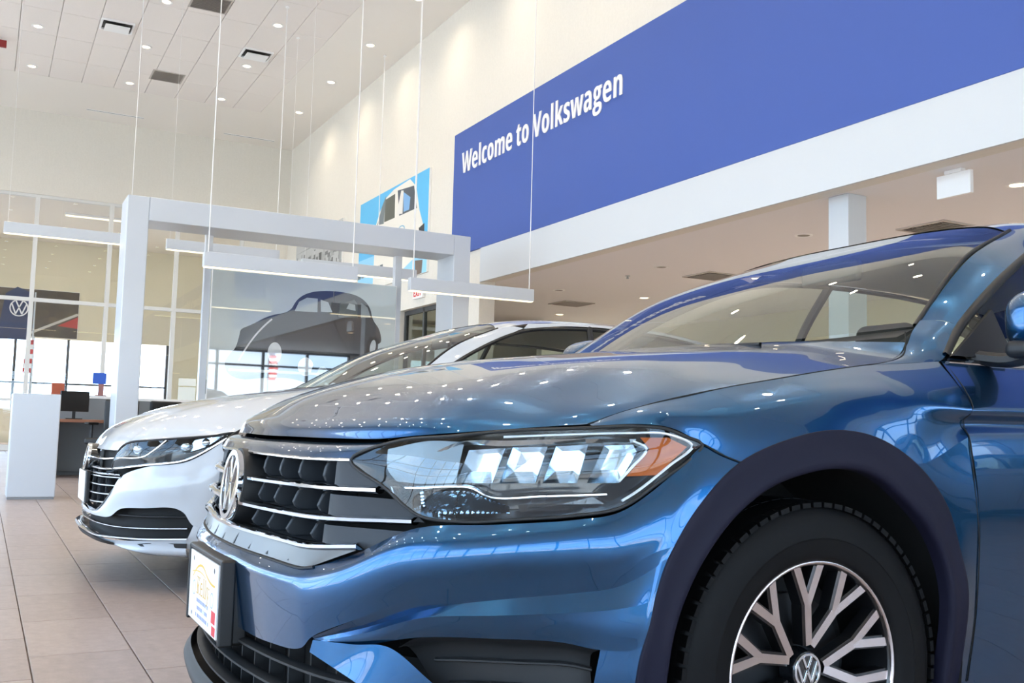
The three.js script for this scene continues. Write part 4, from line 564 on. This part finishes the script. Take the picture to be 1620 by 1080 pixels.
  mesh('chrome_blade', sweep(mirrorPts([[0.030, 0.512, 0], [0.037, 0.512, 0.2], [0.062, 0.513, 0.4], [0.118, 0.516, 0.585]]), 0.012, 0.006, 60), C.chrome, T);
  const hT = [[0.115, 0.628, 0.485], [0.150, 0.666, 0.583], [0.235, 0.680, 0.70], [0.321, 0.691, 0.789], [0.464, 0.707, 0.855], [0.56, 0.722, 0.884]], hB = [[0.090, 0.543, 0.470], [0.15, 0.554, 0.60], [0.222, 0.568, 0.727], [0.356, 0.590, 0.824], [0.432, 0.630, 0.853], [0.558, 0.720, 0.885]];
  const hM = hT.map((p, i) => p.map((v, k) => (v + hB[i][k]) / 2 + [-0.008, 0, 0.008][k]));
  for (const s of [1, -1]) {
    const fx = (g) => (s > 0 ? g : mirrorW(g)), inn = (pts, k) => pts.map(([a, y, w]) => [a + 0.07, 0.63 + (y - 0.63) * 0.9, w - 0.05]);
    const hl = mesh('headlight', fx(plain([patch([inn(hT), inn(hM), inn(hB)], 24, 6, false), patch([hT, inn(hT)], 24, 2, false), patch([hB, inn(hB)], 24, 2, false)])), C.gloss, T);
    mesh('lens', fx(patch([hT, hM, hB], 40, 10, false)), C.lens, hl);
    mesh('lens_seal', fx(tube([...hT, ...hB.slice(0, -1).reverse()], 0.005, 100, 6, true)), C.plastic, hl);
    for (const [a, y, w, r] of [[0.19, 0.635, 0.60, 0.028], [0.37, 0.655, 0.775, 0.03], [0.45, 0.675, 0.81, 0.022]]) { const g = new THREE.SphereGeometry(r, 20, 14); g.scale(1, 1, 1); g.translate(a, y, w); mesh('projector', fx(g), C.mirrorBowl, hl); }
    mesh('inner_panel', fx(patch([[[0.40, 0.685, 0.795], [0.47, 0.70, 0.83], [0.52, 0.708, 0.85]], [[0.36, 0.625, 0.775], [0.43, 0.65, 0.815], [0.49, 0.685, 0.843]]], 10, 4, false)), C.satin, hl);
  }
  const em = emblemGeo(0.07, 0.012, 0.13); em.rotateY(-Math.PI / 2); const emm = mesh('emblem', em, C.chrome, T); emm.position.set(0.028, 0.575, 0); emm.rotation.z = -0.15;
  const eb = cyl(0.068, 0.074, 0.04, 36); eb.rotateZ(Math.PI / 2); const ebm = mesh('emblem_backing', eb, C.gloss, T); ebm.position.set(0.048, 0.575, 0); ebm.rotation.z = -0.15;
  // bumper
  const bc = [
    [[0.026, 0.342, 0], [0.016, 0.33, 0], [0.016, 0.314, 0]], [[0.034, 0.342, 0.2], [0.025, 0.33, 0.2], [0.024, 0.314, 0.2]], [[0.054, 0.346, 0.365], [0.044, 0.333, 0.37], [0.046, 0.315, 0.38]],
    [[0.086, 0.430, 0.49], [0.072, 0.375, 0.495], [0.085, 0.325, 0.54]], [[0.120, 0.512, 0.597], [0.104, 0.445, 0.61], [0.120, 0.366, 0.63]], [[0.222, 0.563, 0.729], [0.196, 0.470, 0.750], [0.205, 0.377, 0.745]],
    [[0.356, 0.585, 0.826], [0.328, 0.490, 0.845], [0.316, 0.382, 0.824]], [[0.432, 0.625, 0.855], [0.405, 0.510, 0.876], [0.358, 0.362, 0.845]], [[0.535, 0.697, 0.884], [0.485, 0.55, 0.903], [0.40, 0.305, 0.860]], [[0.605, 0.700, 0.896], [0.560, 0.55, 0.910], [0.520, 0.27, 0.892]]];
  const low = patch([[[0.40, 0.305, 0.860], [0.45, 0.29, 0.88], [0.52, 0.27, 0.892]], [[0.38, 0.25, 0.852], [0.45, 0.24, 0.868], [0.525, 0.24, 0.88]], [[0.36, 0.20, 0.83], [0.44, 0.20, 0.84], [0.52, 0.20, 0.85]]], 10, 6, false);
  const chin = patch([[[0.018, 0.228, 0.2], [0.062, 0.224, 0.50], [0.10, 0.222, 0.585], [0.22, 0.232, 0.755], [0.376, 0.240, 0.846]], [[0.03, 0.214, 0.2], [0.075, 0.208, 0.50], [0.115, 0.205, 0.59], [0.22, 0.212, 0.75], [0.376, 0.21, 0.842]], [[0.06, 0.20, 0.2], [0.10, 0.195, 0.49], [0.175, 0.182, 0.70], [0.25, 0.178, 0.77], [0.38, 0.176, 0.842]], [[0.14, 0.175, 0.2], [0.17, 0.168, 0.47], [0.23, 0.162, 0.66], [0.29, 0.160, 0.73], [0.40, 0.16, 0.80]]], 30, 8, false);
  const h = plain([columns(bc, 70, 14), low, chin]); mesh('bumper_cover', plain([h, mirrorW(h)]), P, T);
  const ir = (y, o) => mirrorPts([[0.02 + o, y, 0], [0.028 + o, y, 0.2], [0.05 + o, y, 0.4], [0.11 + o, y, 0.6], [0.22 + o, y + 0.004, 0.75], [0.37 + o, y + 0.008, 0.835]]);
  mesh('intake_backing', patch([ir(0.38, 0.055), ir(0.3, 0.055), ir(0.22, 0.04)], 40, 4, false), C.dark, T);
  mesh('intake_bar', sweep(ir(0.283, 0.012), 0.012, 0.005, 60), C.satin, T); mesh('intake_bar', sweep(ir(0.335, 0.03), 0.012, 0.004, 60), C.plastic, T);
  mesh('intake_blade', sweep(mirrorPts([[0.006, 0.240, 0], [0.014, 0.240, 0.2], [0.044, 0.234, 0.44], [0.088, 0.237, 0.575], [0.22, 0.242, 0.76], [0.38, 0.247, 0.85]]), 0.016, 0.007, 80), C.chrome, T);
  both('lower_insert', fan([[0.185, 0.216, 0.722], [0.20, 0.206, 0.734], [0.376, 0.204, 0.846], [0.376, 0.226, 0.849], [0.22, 0.222, 0.757]], [0.004, 0, -0.004]), C.plastic, T);
  mesh('chin_lip', patch([mirrorPts([[0.004, 0.226, 0], [0.012, 0.226, 0.2], [0.055, 0.218, 0.5], [0.10, 0.21, 0.585]]), mirrorPts([[0.012, 0.205, 0], [0.02, 0.205, 0.2], [0.065, 0.20, 0.49], [0.115, 0.195, 0.57]]), mirrorPts([[0.09, 0.19, 0], [0.10, 0.19, 0.2], [0.13, 0.188, 0.46], [0.18, 0.185, 0.55]])], 40, 6, false), C.plastic, T);
  mesh('plate_bracket', rbox(0.006, 0.03, 0.355, 0.515, -0.17, 0.17, 0.008), C.plateBlack, T); mesh('licence_plate', rbox(0.001, 0.006, 0.362, 0.51, -0.152, 0.152, 0.002), M.white, T);
  // fenders, arches, wheels
  both('fender', columns([[[0.562, 0.726, 0.885], [0.58, 0.718, 0.89], [0.605, 0.702, 0.896]], [[0.65, 0.745, 0.887], [0.665, 0.738, 0.9], [0.70, 0.728, 0.91]], [[0.85, 0.79, 0.891], [0.85, 0.778, 0.908], [0.85, 0.757, 0.92]], [[1.10, 0.84, 0.893], [1.08, 0.80, 0.915], [1.02, 0.757, 0.925]], [[1.34, 0.905, 0.874], [1.28, 0.82, 0.915], [1.20, 0.69, 0.928]], [[1.46, 0.945, 0.835], [1.40, 0.80, 0.918], [1.31, 0.55, 0.928]], [[1.455, 0.80, 0.915], [1.42, 0.66, 0.925], [1.335, 0.45, 0.925]], [[1.46, 0.27, 0.885], [1.42, 0.27, 0.885], [1.345, 0.27, 0.885]]], 60, 12), P, T);
  wellLiner(T, 0.935, 0.335, 0.42, 0.54, 0.90); wellLiner(T, 3.80, 0.335, 0.415, 0.54, 0.885);
  for (const a of [0.935, 3.80]) { makeWheel(T, [a, 0.336, 0.80], false, 0.336, 0.236, 0.5); makeWheel(T, [a, 0.336, -0.80], true, 0.336, 0.236, 0.5); }
  mesh('dark_gap_block', boxG(0.24, 0.55, 0.2, 0.62, -0.5, 0.5), C.dark, T);  // same unseen dark block added inside this front end
}

// ================= SHOWROOM FURNISHING =================
{ // big portal and the smaller one with the picture
  const t = thing('portal_frame', 'wide white rectangular portal frame standing behind the white car', 'portal', [1.332, 0, -12.55]);
  mesh('column', rbox(0, 0.242, 0, 3.33, 0, 0.55, 0.012), M.whiteLac, t); mesh('column', rbox(4.115, 4.36, 0, 3.33, 0, 0.55, 0.012), M.whiteLac, t); mesh('beam', rbox(0.242, 4.115, 3.055, 3.33, 0, 0.55, 0.008), M.whiteLac, t);
  const p = thing('picture_portal', 'smaller white frame behind the wide portal, holding the old car picture', 'portal', [2.405, 0, -13.07]);
  mesh('post', rbox(0, 0.09, 0, 3.20, 0, 0.1, 0.006), M.whiteLac, p); mesh('post', rbox(2.59, 2.69, 0, 3.20, 0, 0.1, 0.006), M.whiteLac, p); mesh('beam', rbox(0.09, 2.59, 3.13, 3.20, 0, 0.1, 0.006), M.whiteLac, p);
  const tex = canvasTexture(1024, 800, (c) => {
    const U = (x) => (x - 200) * 0.778, Y = (x, y) => (y - 110 - (x - 200) * 0.09) * 0.85, path = (pts, fill) => { c.beginPath(); pts.forEach(([x, y], i) => (i ? c.lineTo(U(x), Y(x, y)) : c.moveTo(U(x), Y(x, y)))); c.closePath(); c.fillStyle = fill; c.fill(); };
    const smooth = (pts, fill) => { const q = pts.map(([x, y]) => [U(x), Y(x, y)]); c.beginPath(); const n = q.length; c.moveTo((q[n - 1][0] + q[0][0]) / 2, (q[n - 1][1] + q[0][1]) / 2); for (let i = 0; i < n; i++) { const b = q[(i + 1) % n]; c.quadraticCurveTo(q[i][0], q[i][1], (q[i][0] + b[0]) / 2, (q[i][1] + b[1]) / 2); } c.closePath(); c.fillStyle = fill; c.fill(); };
    c.fillStyle = '#c3cfce'; c.fillRect(0, 0, 1024, 800); c.fillStyle = '#cfd6d6'; c.fillRect(0, 560, 1024, 240);
    smooth([[330, 760], [300, 690], [330, 640], [375, 600], [395, 520], [400, 480], [470, 460], [590, 400], [735, 385], [775, 305], [850, 262], [960, 248], [1110, 258], [1240, 290], [1320, 360], [1340, 450], [1395, 505], [1420, 600], [1375, 610], [1340, 700], [1200, 725], [1110, 760], [1020, 820], [900, 850], [760, 800], [560, 790], [430, 800]], '#33373d');
    smooth([[405, 640], [440, 560], [520, 480], [640, 420], [760, 400], [900, 410], [1040, 440], [1100, 560], [1090, 680], [900, 640], [640, 600]], '#3d4147');
    path([[765, 378], [795, 318], [850, 293], [928, 300], [930, 388]], '#aab6ba'); path([[948, 306], [1005, 325], [1040, 392], [955, 386]], '#aab6ba'); path([[1080, 425], [1092, 330], [1200, 312], [1222, 340], [1226, 432]], '#59605f'); path([[1140, 370], [1160, 335], [1205, 345], [1210, 385]], '#b6c0c0'); path([[1250, 330], [1300, 365], [1326, 430], [1250, 432]], '#8e9799');
    c.strokeStyle = '#c9ced0'; c.lineWidth = 9; c.beginPath(); c.moveTo(U(612), Y(612, 425)); c.quadraticCurveTo(U(480), Y(480, 520), U(398), Y(398, 680)); c.stroke();
    c.strokeStyle = '#22252a'; c.lineWidth = 5; c.beginPath(); c.moveTo(U(1050), Y(1050, 450)); c.quadraticCurveTo(U(1130), Y(1130, 600), U(1230), Y(1230, 700)); c.stroke();
    c.fillStyle = '#cfd6d8'; for (const [x, y, a, b] of [[640, 640, 38, 58], [862, 735, 44, 50]]) { c.beginPath(); c.ellipse(U(x), Y(x, y), a, b, 0, 0, 7); c.fill(); }
    c.fillStyle = '#1d1f22'; c.beginPath(); c.ellipse(U(1345), Y(1345, 630), 34, 66, 0.15, 0, 7); c.fill(); c.fillStyle = '#b9c1c3'; c.beginPath(); c.ellipse(U(1350), Y(1350, 628), 17, 42, 0.15, 0, 7); c.fill();
    c.fillStyle = '#1d1f22'; c.beginPath(); c.ellipse(U(980), Y(980, 800), 62, 90, 0, 0, 7); c.fill(); c.fillStyle = '#9aa2a4'; c.beginPath(); c.ellipse(U(985), Y(985, 800), 34, 52, 0, 0, 7); c.fill();
    c.fillStyle = '#aeb6b8'; c.fillRect(U(330), Y(330, 720), 520, 16);
  });
  const pic = thing('framed_picture', 'glossy picture panel of an old black rounded car, mirroring the windows', 'picture', [2.498, 0.72, -12.93]);
  mesh('picture_board', rbox(0, 2.516, 0, 1.98, -0.035, 0, 0.003), M.white, pic); const pp = new THREE.PlaneGeometry(2.50, 1.966); pp.translate(1.258, 0.99, 0.0012); mesh('picture_print', pp, phys({ map: tex, roughness: 0.02, ior: 2.2, clearcoat: 1, clearcoatRoughness: 0.0 }), pic);
}
{ // linear pendant lamps on thin cables
  const L = 1.74;
  const lamp = (x, y, z, label, back) => {
    const t = thing('pendant_lamp', label, 'pendant lamp', [x, y, z], 'white linear pendant lamps');
    mesh('lamp_body', rbox(0, L, 0, 0.16, -0.05, 0.05, 0.006), M.whiteLac, t); mesh('diffuser', boxG(0.01, L - 0.01, -0.008, 0, -0.04, 0.04), M.tubeGlow, t);
    for (const [cx, cr] of [[0.05, back ? 0.002 : 0.0065], [L - 0.05, 0.0065]]) { const g = cyl(cr, cr, CEIL - y - 0.16, 6); g.translate(cx, (CEIL - y + 0.16) / 2, 0); mesh('cable', g, M.white, t); const c = cyl(0.03, 0.03, 0.02, 16); c.translate(cx, CEIL - y - 0.0105, 0); mesh('ceiling_cup', c, M.white, t); }
    const r = new THREE.RectAreaLight(new THREE.Color(1, 0.86, 0.56), 4.5, L - 0.02, 0.08); r.position.set(L / 2, -0.012, 0); r.rotation.x = -Math.PI / 2; r.name = 'lamp_light'; t.add(r);
  };
  lamp(2.02, 2.43, -11.0, 'white linear pendant lamp in front of the old car picture'); lamp(4.56, 2.43, -11.35, 'white glowing pendant lamp crossing the portal, right of the picture');
  lamp(3.86, 2.92, -13.7, 'white pendant lamp behind the right end of the old car picture', true); lamp(4.5, 3.92, -17.0, 'white glowing pendant lamp just under the portal beam, near the right wall', true);
  lamp(0.12, 3.36, -15.8, 'white glowing pendant lamp at the left picture edge', true); lamp(2.34, 3.36, -15.8, 'white pendant lamp seen through the portal behind the picture post', true);
}
{ // wall pictures
  const bus = canvasTexture(512, 512, (c) => {
    const X = (x) => (x - 620) / 400 * 512, Y = (x, y) => (y - (310 - 0.525 * (x - 620))) / 560 * 512 + 0, path = (pts, f) => { c.beginPath(); pts.forEach(([x, y], i) => (i ? c.lineTo(X(x), Y(x, y)) : c.moveTo(X(x), Y(x, y)))); c.closePath(); c.fillStyle = f; c.fill(); };
    c.fillStyle = '#57b4e6'; c.fillRect(0, 0, 512, 512); c.fillStyle = '#8fcdf0'; c.fillRect(0, 330, 512, 182);
    path([[725, 440], [745, 360], [780, 270], [830, 215], [920, 158], [955, 200], [975, 330], [1000, 420], [985, 560], [880, 690], [800, 820], [720, 800]], '#ece9e0'); path([[735, 430], [760, 320], [785, 250], [775, 420]], '#6f7a80');
    path([[782, 275], [838, 240], [840, 380], [778, 410]], '#5b5f58'); path([[852, 222], [942, 196], [962, 320], [866, 368]], '#4d5560'); path([[885, 230], [925, 260], [920, 330], [890, 345]], '#78a9d8'); path([[850, 360], [872, 222], [886, 222], [884, 355]], '#e8e6e0');
    c.strokeStyle = '#7fb3cf'; c.lineWidth = 6; c.beginPath(); c.ellipse(X(880), Y(880, 445), 22, 18, 0, 0, 7); c.stroke(); path([[975, 430], [1003, 400], [1003, 470], [980, 480]], '#3b3f45'); path([[960, 610], [1000, 600], [995, 690], [965, 690]], '#6b5f58');
    for (let k = 0; k < 7; k++) { c.fillStyle = k & 1 ? '#8a97a0' : '#5d6b76'; c.fillRect(k * 30, 395, 24, 40); }
  });
  const gy = canvasTexture(512, 256, (c) => { c.fillStyle = '#b9bcbc'; c.fillRect(0, 0, 512, 256); const r = rng(9); for (let k = 0; k < 90; k++) { const g = 70 + Math.floor(r() * 130); c.fillStyle = `rgb(${g},${g + 3},${g + 4})`; c.fillRect(r() * 512, 60 + r() * 150, 8 + r() * 26, 10 + r() * 50); } c.fillStyle = '#8b8f90'; c.beginPath(); c.moveTo(0, 60); c.lineTo(300, 50); c.lineTo(512, 10); c.lineTo(512, 60); c.fill(); });
  const board = (name, label, z0, z1, y0, y1, tex) => { const t = thing(name, label, 'picture', [WX - 0.001, y0, (z0 + z1) / 2]); const w = z1 - z0; mesh('picture_board', rbox(-0.04, 0, 0, y1 - y0, -w / 2, w / 2, 0.003), M.white, t); const g = new THREE.PlaneGeometry(w - 0.004, y1 - y0 - 0.004); g.rotateY(-Math.PI / 2); g.translate(-0.0412, (y1 - y0) / 2, 0); mesh('picture_print', g, std({ map: tex, roughness: 0.5 }), t); };
  board('wall_picture', 'sky blue wall picture of an old white van on the right wall', -18.81, -15.33, 3.35, 5.14, bus); board('wall_picture', 'grey wall picture half hidden behind the portal beam', -23.4, -19.9, 3.75, 5.08, gy);
}
{ // exit signs, hall column, glazing in the side opening
  const t = thing('exit_sign', 'small white sign with red EXIT lettering above the side opening', 'sign', [WX - 0.001, 2.93, -15.66]); mesh('sign_box', rbox(-0.05, 0, 0, 0.2, -0.22, 0.22, 0.01), M.white, t);
  const g = new TextGeometry('EXIT', { font, size: 0.12, depth: 0.004, curveSegments: 4 }); g.center(); g.rotateY(-Math.PI / 2); const l = mesh('lettering', g, std({ color: 0xd22a25, roughness: 0.5 }), t); l.position.set(-0.052, 0.1, 0);
  const s = thing('hanging_sign', 'plain white sign box hanging under the soffit', 'sign', [6.90, SOF, -5.37]); mesh('sign_box', rbox(-0.02, 0.02, -0.22, -0.03, -0.16, 0.16, 0.005), M.white, s); mesh('canopy', rbox(-0.03, 0.03, -0.03, 0, -0.08, 0.08, 0.005), M.white, s);
  struct('trim_2', rbox(6.79, 7.02, 0, SOF - 0.001, -6.64, -6.40, 0.005), M.fascia);
  const w = struct('window_5', plain([boxG(WX + 0.1, WX + 0.16, 0, 2.8, -16.6, -16.52), boxG(WX + 0.1, WX + 0.16, 0, 2.8, -15.75, -15.69), boxG(WX + 0.1, WX + 0.16, 2.72, 2.8, -16.52, -14.4)]), M.darkFrame);
  mesh('pane', boxG(WX + 0.125, WX + 0.135, 0, 2.72, -16.52, -15.75), M.greyGlass, w); mesh('pane', boxG(WX + 0.125, WX + 0.135, 0, 2.72, -15.69, -14.4), M.greyGlass, w);
}
{ // white pedestal, desk area
  const p = thing('display_pedestal', 'plain white box pedestal standing at the left edge', 'pedestal', [0.455, 0, -10.5]); mesh('pedestal_body', rbox(-0.205, 0.205, 0.02, 0.98, -0.2, 0.2, 0.01), M.whiteLac, p); mesh('pedestal_plinth', boxG(-0.195, 0.195, 0, 0.02, -0.19, 0.19), M.grey, p);
  const wood = std({ color: 0x8a5d45, roughness: 0.55 }), felt = std({ color: 0x7f8488, roughness: 0.9 }), teal = std({ color: 0x4fbfb4, roughness: 0.5 }), terra = std({ color: 0xa8543a, roughness: 0.7 }), blueS = std({ color: 0x2f5fc4, roughness: 0.5 });
  const desk = (x, z, w, label, sl) => { const t = thing('office_desk', label, 'desk', [x, 0, z], 'sales desks behind the portal'); mesh('desk_top', rbox(0, w, 0.70, 0.74, 0, 0.62, 0.006), wood, t); mesh('modesty_panel', rbox(0.02, w - 0.02, 0.05, 0.70, -0.03, 0, 0.004), felt, t); mesh('side_panel', rbox(w - 0.03, w, 0, 0.70, 0, 0.6, 0.004), M.white, t); mesh('side_panel', rbox(0, 0.03, 0, 0.70, 0, 0.6, 0.004), M.white, t);
    const s = thing('desk_screen', sl, 'screen', [x, 0, z - 0.04], 'grey screens behind the sales desks'); mesh('screen_panel', rbox(-0.02, w + 0.02, 0, 1.02, -0.03, 0, 0.004), felt, s); mesh('edge_post', rbox(w + 0.02, w + 0.06, 0, 1.02, -0.04, 0.006, 0.004), M.white, s); mesh('counter_shelf', rbox(-0.04, w + 0.08, 1.02, 1.06, -0.25, 0.006, 0.005), M.white, s); };
  desk(0.84, -14.4, 0.84, 'grey sales desk with wooden top beside the white pedestal', 'grey felt screen with white shelf behind the pedestal'); desk(1.90, -15.2, 1.35, 'grey sales desk with vase seen under the picture post', 'grey felt screen with white shelf under the picture post');
  const mon = thing('computer_monitor', 'black monitor turned on the wooden desk beside the pedestal', 'monitor', [1.06, 0.74, -14.02]); mesh('screen', rbox(-0.2, 0.2, 0.10, 0.36, -0.015, 0.015, 0.006), C.plastic, mon).rotation.y = 0.5; mesh('stand', plain([boxG(-0.02, 0.02, 0.01, 0.2, -0.03, -0.015), rbox(-0.1, 0.1, 0, 0.012, -0.08, 0.06, 0.004)]), C.plastic, mon);
  const chair = (x, z, turn, label) => { const t = thing('office_chair', label, 'chair', [x, 0, z], 'black office chairs'); mesh('seat', rbox(-0.24, 0.24, 0.44, 0.52, -0.24, 0.24, 0.03, 3), C.plastic, t); mesh('backrest', rbox(-0.22, 0.22, 0.56, 1.0, 0.2, 0.26, 0.03, 3), C.plastic, t); mesh('back_bar', rbox(-0.03, 0.03, 0.46, 0.6, 0.22, 0.25, 0.005), C.plastic, t); mesh('gas_post', cyl(0.025, 0.03, 0.36), M.metal, t).position.y = 0.26; for (const s of [-1, 1]) mesh('armrest', plain([rbox(s * 0.27 - 0.03, s * 0.27 + 0.03, 0.68, 0.71, -0.12, 0.14, 0.01), rbox(s * 0.27 - 0.012, s * 0.27 + 0.012, 0.48, 0.68, 0, 0.03, 0.004)]), C.plastic, t); for (let k = 0; k < 5; k++) { const a = k * 1.2566; mesh('leg', plain([sweep([[0, 0.09, 0], [0.14 * Math.cos(a), 0.085, 0.14 * Math.sin(a)], [0.28 * Math.cos(a), 0.065, 0.28 * Math.sin(a)]], 0.015, 0.012, 8), (() => { const g = new THREE.SphereGeometry(0.028, 12, 8); g.translate(0.28 * Math.cos(a), 0.028, 0.28 * Math.sin(a)); return g; })()]), C.plastic, t); } t.rotation.y = turn; };
  chair(1.45, -13.25, 2.6, 'black office chair half hidden by the left portal column'); chair(2.05, -13.75, 0.3, 'black office chair just right of the left portal column');
  const vase = new THREE.LatheGeometry([[0.001, 0], [0.05, 0], [0.07, 0.08], [0.085, 0.2], [0.08, 0.27], [0.074, 0.27], [0.078, 0.2], [0.06, 0.06], [0.001, 0.03]].map(([a, b]) => new THREE.Vector2(a, b)), 28);
  const v1 = single('desk_vase', vase, teal, 'teal rounded vase on the desk right of the portal column', 'vase'); v1.position.set(2.22, 0.74, -14.9); const v2 = single('desk_pot', cyl(0.08, 0.07, 0.26, 28), M.grey, 'grey cylindrical pot beside the teal vase', 'pot'); v2.position.set(2.45, 0.87, -14.9);
  const b1 = single('carton', rbox(-0.075, 0.075, 0, 0.15, -0.075, 0.075, 0.004), terra, 'small brown carton behind the white pedestal', 'carton'); b1.position.set(0.88, 1.06, -14.47);
  const sg = thing('counter_sign', 'small blue sign on a brown stand on the desk counter', 'sign', [1.40, 1.06, -14.48]); mesh('sign_plate', rbox(-0.1, 0.07, 0.16, 0.31, -0.01, 0.01, 0.004), blueS, sg); mesh('sign_stand', plain([rbox(-0.025, 0.045, 0.01, 0.17, -0.008, 0.008, 0.003), rbox(-0.06, 0.08, 0, 0.012, -0.05, 0.05, 0.003)]), std({ color: 0x9d6f6b, roughness: 0.6 }), sg);
  const pot = thing('potted_plant', 'dark leafy plant on the second desk counter', 'plant', [2.95, 1.06, -15.28]); mesh('pot', cyl(0.07, 0.055, 0.1, 20), M.white, pot).position.y = 0.05; const lf = rng(31), leaf = new THREE.SphereGeometry(1, 8, 6); leaf.scale(0.02, 0.11, 0.006); leaf.translate(0, 0.11, 0); const green = std({ color: 0x33482f, roughness: 0.7 }); for (let k = 0; k < 26; k++) { const m = mesh('leaf', leaf, green, pot); m.position.y = 0.1; m.rotation.set((lf() - 0.5) * 1.9, lf() * 6.28, (lf() - 0.5) * 1.6); }
}
{ // behind the far glazing: mural, banner, added copy of a mirrored flag, ceiling lamps
  const mural = canvasTexture(1024, 256, (c) => { c.fillStyle = '#4a443c'; c.fillRect(0, 0, 1024, 256); const r = rng(77); for (let k = 0; k < 900; k++) { const g = r(); c.fillStyle = `rgba(${60 + g * 60},${56 + g * 48},${44 + g * 40},0.25)`; c.beginPath(); c.arc(r() * 1024, r() * 256, 4 + r() * 22, 0, 7); c.fill(); } c.strokeStyle = '#d6d6ce'; c.lineWidth = 9; c.beginPath(); c.arc(690, 190, 80, 0, 7); c.stroke(); c.beginPath(); c.moveTo(640, 140); c.lineTo(690, 230); c.lineTo(740, 140); c.stroke(); c.strokeStyle = '#cfcdc6'; c.lineWidth = 12; c.beginPath(); c.moveTo(860, 250); c.lineTo(1024, 120); c.stroke(); c.fillStyle = '#b8403a'; c.beginPath(); c.moveTo(960, 190); c.lineTo(1024, 135); c.lineTo(1024, 200); c.fill(); });
  const t = thing('wall_mural', 'long dark brown printed mural on the office back wall', 'mural', [-2.0, 2.97, -30.998]); mesh('mural_board', rbox(-4.1, 4.3, 0, 1.35, 0, 0.03, 0.003), M.white, t); const g = new THREE.PlaneGeometry(8.38, 1.33); g.translate(0.1, 0.675, 0.0312); mesh('mural_print', g, std({ map: mural, roughness: 0.6 }), t);
  const ban = thing('banner_flag', 'dark blue banner with round white emblem behind the far glazing', 'banner', [0.62, 0, -26.2]); const shape = prism([[-0.42, 0], [0.24, 0], [0.30, 0.9], [0.22, 1.15], [-0.04, 1.25], [-0.28, 1.08]], 0.012); shape.translate(0, 2.55, 0); mesh('banner_cloth', shape, std({ color: 0x24355c, roughness: 0.8 }), ban); const e = emblemGeo(0.2, 0.006, 0.1); e.translate(0.02, 3.3, 0.013); mesh('banner_emblem', e, M.white, ban); mesh('banner_pole', cyl(0.02, 0.025, 3.7, 12), M.metal, ban).position.set(0.36, 1.85, -0.02); mesh('banner_base', cyl(0.2, 0.22, 0.03, 24), M.metal, ban).position.set(0.36, 0.015, -0.02);
  const fl = thing('mirrored_flag_copy', 'added striped flag standing in for the outdoor flag mirrored in the glazing', 'flag', [0.88, 0, -25.6]); for (let k = 0; k < 7; k++) mesh('stripe', boxG(-0.1 + 0.01 * k, 0.08 + 0.005 * k, 1.75 + k * 0.11, 1.86 + k * 0.11, -0.004, 0.004), k & 1 ? M.white : std({ color: 0xc23a38, roughness: 0.8 }), fl); mesh('flag_pole', cyl(0.012, 0.012, 2.6, 10), M.metal, fl).position.set(0.11, 1.3, 0); mesh('flag_base', cyl(0.15, 0.16, 0.03, 20), M.metal, fl).position.set(0.11, 0.015, 0);  // solid copy in place of the outdoor flag reflected by the glass
  for (const [x, z, lab] of [[1.5, -26.2, 'bright office ceiling strip lamp, nearer of the two behind the glazing'], [1.2, -28.4, 'bright office ceiling strip lamp, farther of the two behind the glazing']]) { const s = thing('strip_lamp', lab, 'ceiling lamp', [x, 5.70, z], 'office strip lamps'); mesh('lamp_body', rbox(0, 1.4, -0.06, 0, -0.09, 0.09, 0.006), M.white, s); mesh('lamp_glow', boxG(0.02, 1.38, -0.068, -0.06, -0.075, 0.075), M.tubeGlow, s); const r = new THREE.RectAreaLight(new THREE.Color(1, 0.93, 0.78), 45, 1.36, 0.15); r.position.set(0.7, -0.075, 0); r.rotation.x = -Math.PI / 2; r.name = 'lamp_light'; s.add(r); }
}
{ // the car that the blue sedan's side mirrors, parked in front of the shop window behind the camera
  const c = copyOf(whiteCar, 'white fastback car by the shop window, seen only as a reflection', [4.1, 0, 2.75]);
}
{ const t = thing('red_exit_sign', 'dark red sign hanging from the ceiling at the left picture edge', 'sign', [-0.17, CEIL, -19.9]); mesh('sign_box', rbox(-0.16, 0.16, -0.17, -0.04, -0.03, 0.03, 0.006), std({ color: 0x8d2626, roughness: 0.5 }), t); mesh('canopy', rbox(-0.06, 0.06, -0.04, 0, -0.03, 0.03, 0.006), M.white, t); }

{ // flag on the forecourt, mirrored in the picture panel
  const t = thing('outdoor_flag', 'striped flag on a pole outside, mirrored in the old car picture', 'flag', [10.1, -0.12, 14.1]), red = std({ color: 0xb8332f, roughness: 0.8 }), navy = std({ color: 0x26325f, roughness: 0.8 });
  mesh('flag_pole', cyl(0.025, 0.03, 4.2, 12), M.metal, t).position.y = 2.1; mesh('pole_base', cyl(0.16, 0.18, 0.05, 20), M.metal, t).position.y = 0.025;
  for (let k = 0; k < 9; k++) mesh('stripe', boxG(0.03, 0.40 - 0.02 * Math.abs(4 - k), 2.55 + k * 0.11, 2.66 + k * 0.11, -0.01, 0.01), k & 1 ? M.white : red, t);
  mesh('canton', boxG(0.03, 0.26, 3.54, 4.0, -0.012, 0.012), navy, t);
}
renderer.render(scene, camera);
